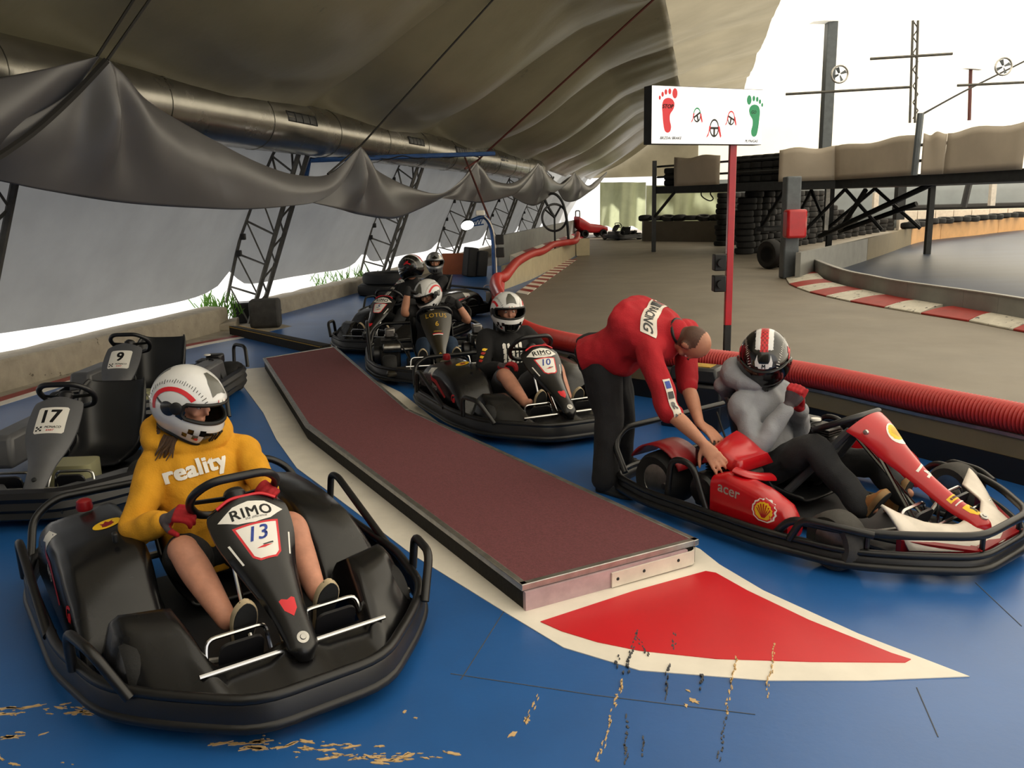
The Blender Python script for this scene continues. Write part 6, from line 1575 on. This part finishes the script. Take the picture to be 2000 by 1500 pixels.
mb = MB(); n0 = J['neck']+spn*.03; a_ = (J['shL']-J['shR']).normalized(); b_ = spn.cross(a_); mb.tube([n0+a_*.068*math.cos(t)+b_*.068*math.sin(t) for t in [2*PI*k/24 for k in range(24)]], .012, 8, True); obj('collar', mb, 'black', top)
# loose hair below the helmet of the driver in the yellow hoodie
r = random.Random(4); mb = MB(); hf = hframe(kp(K13, 368, 783, -.31), hdir(-17, -20))
for i in range(46):
    a = r.uniform(1.9, 4.4) if i % 3 else r.uniform(-1.6, -1.0); p = hf @ V((.085*math.cos(a)-.01, .095*math.sin(a), -.135)); d = (p-hf.translation); d.z = 0; d.normalize()
    L = r.uniform(.05, .10); mb.tube([p, p+d*.02-V((0, 0, L*.5)), p+d*.045-V((0, 0, L))+V((r.uniform(-.015, .015), r.uniform(-.015, .015), 0))], [.006, .006, .002], 5)
obj('hair', mb, 'hair_brown', [c for c in P13.children if c.name.startswith('body')][0])
# ------------------------------------------------------------------ instruction sign on the red post
pl_, pr_ = DY(1272, 224, 6.62), DY(1489, 231, 7.08); pr_.z = pl_.z; bw = (pr_-pl_).length; bx_ = (pr_-pl_).normalized(); bh = .425
SF = frame((pl_+pr_)/2, bx_, (0, 0, 1)); nrm = SF.to_3x3() @ V((0, 0, 1))
if nrm.dot(CP-SF.translation) < 0: nrm = -nrm
px_ = pl_.lerp(pr_, .775)-nrm*.06
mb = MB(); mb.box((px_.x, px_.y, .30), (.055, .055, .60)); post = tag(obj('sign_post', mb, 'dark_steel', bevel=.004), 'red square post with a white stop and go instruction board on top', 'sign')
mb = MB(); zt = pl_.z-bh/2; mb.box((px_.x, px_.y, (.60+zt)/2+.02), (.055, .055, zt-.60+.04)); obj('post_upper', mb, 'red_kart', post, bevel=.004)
mb = MB(); mb.box((px_.x, px_.y, .01), (.2, .2, .02)); obj('base_plate', mb, 'dark_steel', post)
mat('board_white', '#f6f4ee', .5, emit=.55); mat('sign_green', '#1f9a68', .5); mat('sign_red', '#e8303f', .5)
mb = MB(); mb.box((0, 0, -.05), (bw, bh, .10)); mb.xf(SF); bd = obj('board_case', mb, 'dark_steel', post, bevel=.004)
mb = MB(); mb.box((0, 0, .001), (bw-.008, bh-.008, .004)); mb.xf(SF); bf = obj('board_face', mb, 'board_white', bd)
arts = {k: MB() for k in ('brake_foot', 'gas_foot', 'steering_pictogram')}; art = arts['brake_foot']; fn = planar(SF, .0045)
def U(px): return (px-1272)/217*bw-bw/2
def W_(py): return bh/2-(py-172)/103*bh
def foot(cx, cy, s, flip, mi):
    o = [(-.28, -.95), (-.05, -1.08), (.16, -.98), (.22, -.7), (.12, -.35), (.14, .0), (.38, .3), (.46, .62), (.30, .86), (-.02, .95), (-.36, .84), (-.5, .5), (-.46, .0), (-.40, -.5)]
    P = spl([(x, y, 0) for x, y in o], 4, True); shape(art, [(cx+flip*p.x*s*.95, cy+p.y*s) for p in P], fn, mi)
    for x, y, r in ((.48, 1.22, .24), (.08, 1.32, .14), (-.22, 1.28, .13), (-.47, 1.14, .12), (-.68, .94, .10)): shape(art, [(cx+flip*(x*s*.95+r*s*.8*math.cos(a)), cy+y*s+r*s*1.25*math.sin(a)) for a in [2*PI*k/16 for k in range(16)]], fn, mi)
foot(U(1303), W_(222), .125, 1, 0); art = arts['gas_foot']; foot(U(1471), W_(228), .122, -1, 1)
fn2 = planar(SF, .0062)
text(arts['brake_foot'], 'STOP', fn2, w=.10, c=(U(1302), W_(208)), mi=2, shear=.2, bold=.02); text(art, 'GO', fn2, w=.05, c=(U(1470), W_(214)), mi=2, shear=.2)
text(arts['brake_foot'], 'BRZDA/ BRAKE', fn2, w=.20, c=(U(1308), W_(264)), mi=2, shear=.25, bold=.02); text(art, 'PLYN/GAS', fn2, w=.13, c=(U(1467), W_(268)), mi=2, shear=.25, bold=.02)
for cx, cy, r, rot, q in ((1357, 222, .048, .4, 3), (1391, 245, .06, 0, 2), (1424, 226, .048, -.3, 0)):
    art = MB(); c = (U(cx), W_(cy))
    for a0 in range(20):
        a, b = 2*PI*a0/20, 2*PI*(a0+1)/20; col = q if q != 2 and .3 < a < 2.6 else 2
        shape(art, [(c[0]+r*k*.75*math.cos(t), c[1]+r*k*1.15*math.sin(t)) for k, t in ((1, a), (1, b), (.80, b), (.80, a))], fn2, 1 if col == 3 else col)
    for a in (rot, PI+rot, -PI/2+rot):
        d = V((math.cos(a)*.7, math.sin(a)*1.1)); s_ = V((-d.y, d.x)).normalized()*r*.14; shape(art, [(c[0]+s_.x, c[1]+s_.y), (c[0]-s_.x, c[1]-s_.y), (c[0]+d.x*r*.9-s_.x, c[1]+d.y*r*.9-s_.y), (c[0]+d.x*r*.9+s_.x, c[1]+d.y*r*.9+s_.y)], fn2, 2)
    for sg in (1, -1):
        p = V((c[0]+sg*r*.72*math.cos(rot*sg), c[1]-r*.1)); shape(art, [(p.x-r*.12, p.y+r*.35), (p.x+r*.15, p.y+r*.3), (p.x+sg*r*.35+r*.1, p.y-r*.9), (p.x+sg*r*.45-r*.15, p.y-r*1.15), (p.x+sg*r*.1-r*.1, p.y-r*.4)], planar(SF, .0075), 0)
    obj('steering_pictogram', art, ['sign_red', 'sign_green', 'black'], bf)
for k in ('brake_foot', 'gas_foot'): obj(k, arts[k], ['sign_red', 'sign_green', 'black'], bf)
for y in (512, 553):
    c = DY(1410, y, px_.y); mb = MB(); mb.box((px_.x-.085, px_.y-.01, c.z), (.10, .10, .135)); sb = obj('signal_box', mb, 'black', post, bevel=.008)
    mb = MB(); mb.lathe([(.030, 0), (.034, .0), (.034, .05), (.030, .05)], 14, TR(px_.x-.085, px_.y-.06, c.z) @ RX(PI/2)); obj('hood', mb, 'black', sb)
# ------------------------------------------------------------------ left side odds and ends
mb = MB(); c = G(519, 640); c = V((c.x, c.y+.05, 0))
mb.loft([[TR(*c) @ RZ(.15) @ V((x, y, z)) for y, z in rrect(-.2, .2, .0, .40, .09, 4)] for x in (-.2, .2)]); tag(obj('plastic_block', mb, 'rubber_grey', bevel=.03), 'dark grey rounded plastic block at the foot of the truss near kart 9', 'block')
mb = MB(); c = G(478, 634); mb.box((c.x-.05, c.y+.3, .15), (.42, .3, .3), RZ(.4).to_3x3()); tag(obj('black_crate', mb, 'black_plastic', bevel=.02), 'black box wedged between truss foot and grey block', 'box')
a, b = V((-3.72, 11.3, 0)), V((-2.10, 9.45, 0)); t = (b-a).normalized(); n_ = V((-t.y, t.x, 0)); up = V((0, 0, 1))
mb = MB(); mb.hexa([a-n_*.07, b-n_*.07, b+n_*.07, a+n_*.07], [a-n_*.07+up*.12, b-n_*.07+up*.12, b+n_*.07+up*.12, a+n_*.07+up*.105]); be = tag(obj('lane_beam', mb, 'wood_black'), 'low dark beam with yellow edges leading to the burgundy platform', 'beam')
for s in (-1, 1):
    mb = MB(); o = n_*.06*s; w = n_*.014; mb.hexa([a+o-w+up*.102, b+o-w+up*.102, b+o+w+up*.102, a+o+w+up*.102], [a+o-w+up*.111, b+o-w+up*.111, b+o+w+up*.111, a+o+w+up*.111]); obj('edge_line', mb, 'yellow_dirty', be)
mb = MB(); c = G(356, 655); mb.loft([[V((c.x+x, c.y+y+.1, z)) for x, z in ((-.13, 0), (.13, 0), (.12, .1+k*.07), (-.12, .16))] for k, y in ((0, -.1), (1, .15))]); jb = tag(obj('kerb_end_cap', mb, 'black_plastic', bevel=.01), 'black end cap with a blue sticker at the broken end of the concrete kerb', 'block')
mb = MB(); mb.add([V((c.x+x, c.y+y, z)) for x, y, z in ((-.10, -.004, .07), (.10, -.004, .07), (.09, .002, .125), (-.10, .002, .13))], [(0, 1, 2, 3)]); obj('sticker', mb, 'blue_paint', jb)
mb = MB(); c = G(415, 650); mb.hexa([c+V((-.3, 0, 0)), c+V((.28, .15, 0)), c+V((.24, .45, 0)), c+V((-.2, .4, 0))], [c+V((-.3, 0, .05)), c+V((.28, .15, .13)), c+V((.24, .45, .16)), c+V((-.2, .4, .08))]); tag(obj('concrete_chunk', mb, 'concrete', bevel=.02), 'broken concrete slab lying at the foot of the truss', 'slab')
rg = random.Random(8); gr = MB()
for cx, cy, n, sp, Y in ((425, 606, 110, 40, 12.3), (660, 556, 60, 40, 16.8), (705, 545, 40, 22, 17.4), (625, 562, 30, 20, 16)):
    for i in range(n):
        p = DY(cx+rg.gauss(0, sp*.5), cy, Y); p.z = rg.uniform(.02, .3); L = rg.uniform(.12, .34); d = V((rg.gauss(0, .5), rg.gauss(0, .3), 1)).normalized(); s_ = V((.008, .004, 0))
        m_ = p+d*L*.6; e = p+d*L+V((rg.gauss(0, .06), rg.gauss(0, .04), -.04)); gr.add([p-s_, p+s_, m_+s_*.8, m_-s_*.8, e], [(0, 1, 2, 3), (3, 2, 4)])
tag(obj('grass', gr, 'grass'), 'green grass growing in through the gap under the left wall', 'grass', kind='stuff')
GT2 = 'two big tyres lying behind the group'
c = G(742, 578)
for j in range(2): tag(obj('big_tyre', tyre_mb(.45, .21, TR(c.x+.1*j, c.y+.25, .105+j*.21), 26), 'rubber'), ['lower of two big black tyres lying by the left kerb behind kart 5', 'upper of two big black tyres lying by the left kerb behind kart 5'][j], 'tyre', GT2)
mb = MB(); c = DY(889, 511, 20.2); mb.box((c.x, c.y, .25), (.62, .06, .5), RZ(-.2).to_3x3()); tag(obj('orange_board', mb, 'board_orange', bevel=.005), 'orange brown board standing behind the rear drivers', 'board')
for x, y, h, lab in ((918, 500, .66, 'taller of two dark upright pads beside the orange board'), (937, 503, .58, 'shorter of two dark upright pads beside the orange board')):
    c = DY(x, y, 19.6); mb = MB(); mb.box((c.x, c.y, h/2), (.24, .5, h), (RZ(.3) @ RY(.12)).to_3x3()); tag(obj('dark_pad', mb, 'rubber', bevel=.03), lab, 'pad', 'dark upright pads')
# blue lamp post with work lamp
c = DY(966, 575, 13.3); mb = MB(); z0 = DY(963, 470, 13.3).z; top_ = DY(944, 424, 13.3)
mb.tube(spl([(c.x, c.y, 0), (c.x, c.y, .7), (c.x, c.y, z0), DY(957, 440, 13.3), top_, DY(915, 434, 13.25)], 5), .032, 10); lp_ = tag(obj('lamp_post', mb, 'blue_paint'), 'blue bent lamp post with a work lamp, behind kart 10', 'lamp')
mb = MB()
for k in range(5): mb.tube([DY(943-k*6, 426+k*1.5, 13.28), DY(938-k*6, 438+k, 13.25)], .007, 5); mb.tube([DY(938-k*6, 438+k, 13.25), DY(937-k*6, 427+k*1.5, 13.28)], .007, 5)
mb.tube([DY(945, 438, 13.27), DY(912, 443, 13.25)], .012, 6); obj('bracket', mb, 'blue_paint', lp_)
F = TR(*DY(912, 437, 13.2)) @ RX(-.75) @ RY(-.2); mb = MB(); mb.lathe([(.02, .07), (.05, .06), (.105, -.015), (.11, -.03), (.10, -.03)], 16, F); ls = obj('lamp_shade', mb, 'dark_steel', lp_)
mb = MB(); mb.lathe([(0, -.034), (.098, -.034)], 16, F); obj('lamp_glass', mb, 'lamp_glow', ls)
mb = MB(); q = DY(938, 416, 13.3); mb.box(q, (.14, .10, .08)); obj('fixture', mb, 'white', lp_, bevel=.015)
mb = MB(); mb.tube(spl([(c.x+.035, c.y-.03, .1), (c.x+.04, c.y-.03, .6), (c.x+.03, c.y-.03, z0), DY(959, 438, 13.25), DY(946, 422, 13.25)], 5), .012, 6); obj('cable', mb, 'white_dirty', lp_)
for x, y in ((976, 468), (977, 493)):
    q = DY(x, y, 13.3); mb = MB(); mb.box(q, (.13, .12, .15)); sp_ = obj('speaker_box', mb, 'black', lp_, bevel=.012); mb = MB(); mb.tube([q, (c.x, c.y, q.z)], .012, 6); obj('arm', mb, 'dark_steel', sp_)
q = DY(955, 585, 12.9); mb = MB(); mb.box((q.x, q.y, q.z), (.09, .08, .24)); wb = tag(obj('switch_box', mb, 'white', bevel=.01), 'white box with a wire loop hanging at the foot of the blue lamp post', 'box'); mb = MB(); mb.tube([(q.x-.02+.06*math.cos(a), q.y, q.z+.17+.05*math.sin(a)) for a in [2*PI*k/16 for k in range(16)]], .006, 5, True); obj('wire_loop', mb, 'white_dirty', wb)
# giant steering wheel on its bent pole
YW = 25.5; c = DY(1083, 425, YW); mb = MB(); mb.tube([c+V((.37*math.cos(a), .12*math.cos(a), .39*math.sin(a))) for a in [2*PI*k/36 for k in range(36)]], .035, 8, True); gw_ = tag(obj('giant_steering_wheel', mb, 'black_plastic'), 'giant black steering wheel on a bent pole at the far end of the pit wall', 'steering wheel')
for a in (-PI/2, PI*.32, PI*.78):
    mb = MB(); mb.tube([c, c+V((.37*math.cos(a), .12*math.cos(a), .39*math.sin(a)))], .03, 6); obj('spoke', mb, 'black_plastic', gw_)
b0 = DY(1110, 462, YW); mb = MB(); mb.tube(spl([(b0.x, b0.y, 0), (b0.x, b0.y, .6), DY(1107, 430, YW), DY(1098, 394, YW), DY(1081, 378, YW), DY(1064, 388, YW), c], 5), .04, 8); obj('pole', mb, 'dark_steel', gw_)
mb = MB(); b1 = DY(1084, 460, YW); mb.tube([c, (b1.x, b1.y, .0)], .03, 6); obj('stay', mb, 'dark_steel', gw_)
# red fairground car and parked karts in the far opening
c = G(1138, 466)+V((.35, 1.2, 0)); cr = thing('toy_car', 'bright red toy car standing in the far opening behind the giant steering wheel', 'car', (c.x, c.y, 0), .3)
mb = MB(); S_ = [(-.55, .34, .45, .95), (-.30, .40, .25, .80), (.0, .36, .2, .62), (.5, .34, .2, .55), (.9, .2, .25, .45)]
mb.loft([[V((x, y, z)) for y, z in rrect(-w, w, z0_, z1, .1)] for x, w, z0_, z1 in S_]); obj('body', mb, 'red_kart', cr, ang=60)
for x in (-.3, .6):
    for s in (1, -1): mb = tyre_mb(.18, .14, TR(x, .36*s, .18) @ RX(PI/2)); obj('wheel', mb, 'rubber', cr)
mb = MB(); mb.tube(fil([(-.5, -.25, .8), (-.5, -.25, 1.2), (-.5, .25, 1.2), (-.5, .25, .8)], .1), .03, 6); obj('roll_bar', mb, 'steel', cr)
for i, (x, y, a, lab) in enumerate(((4.75, 36.2, 2.0, 'left one of two grey karts parked in the far opening'), (6.9, 38.2, 2.6, 'right one of two grey karts parked in the far opening'))):
    o = clone(K9); o.location = (x, y, 0); o.rotation_euler.z = a; tag(o, lab, None, 'grey karts parked at the far end')
# black box with yellow label by the barrier
c = DY(1362, 812, 6.05); mb = MB(); mb.box((c.x, c.y, .17), (.46, .30, .34), RZ(-.6).to_3x3()); kb_ = tag(obj('tool_case', mb, 'black_plastic', bevel=.02), 'black case with a yellow label against the pit barrier behind the red kart', 'case')
mb = MB(); mb.box((c.x, c.y, .40), (.38, .24, .11), RZ(-.6).to_3x3(), 0, .9); ld = obj('lid', mb, 'black_plastic', kb_, bevel=.02); mb = MB(); mb.box((c.x, c.y, .457), (.22, .12, .006), RZ(-.6).to_3x3()); obj('label_plate', mb, 'yellow_dirty', ld)
bpy.data.scenes.remove(WORK)
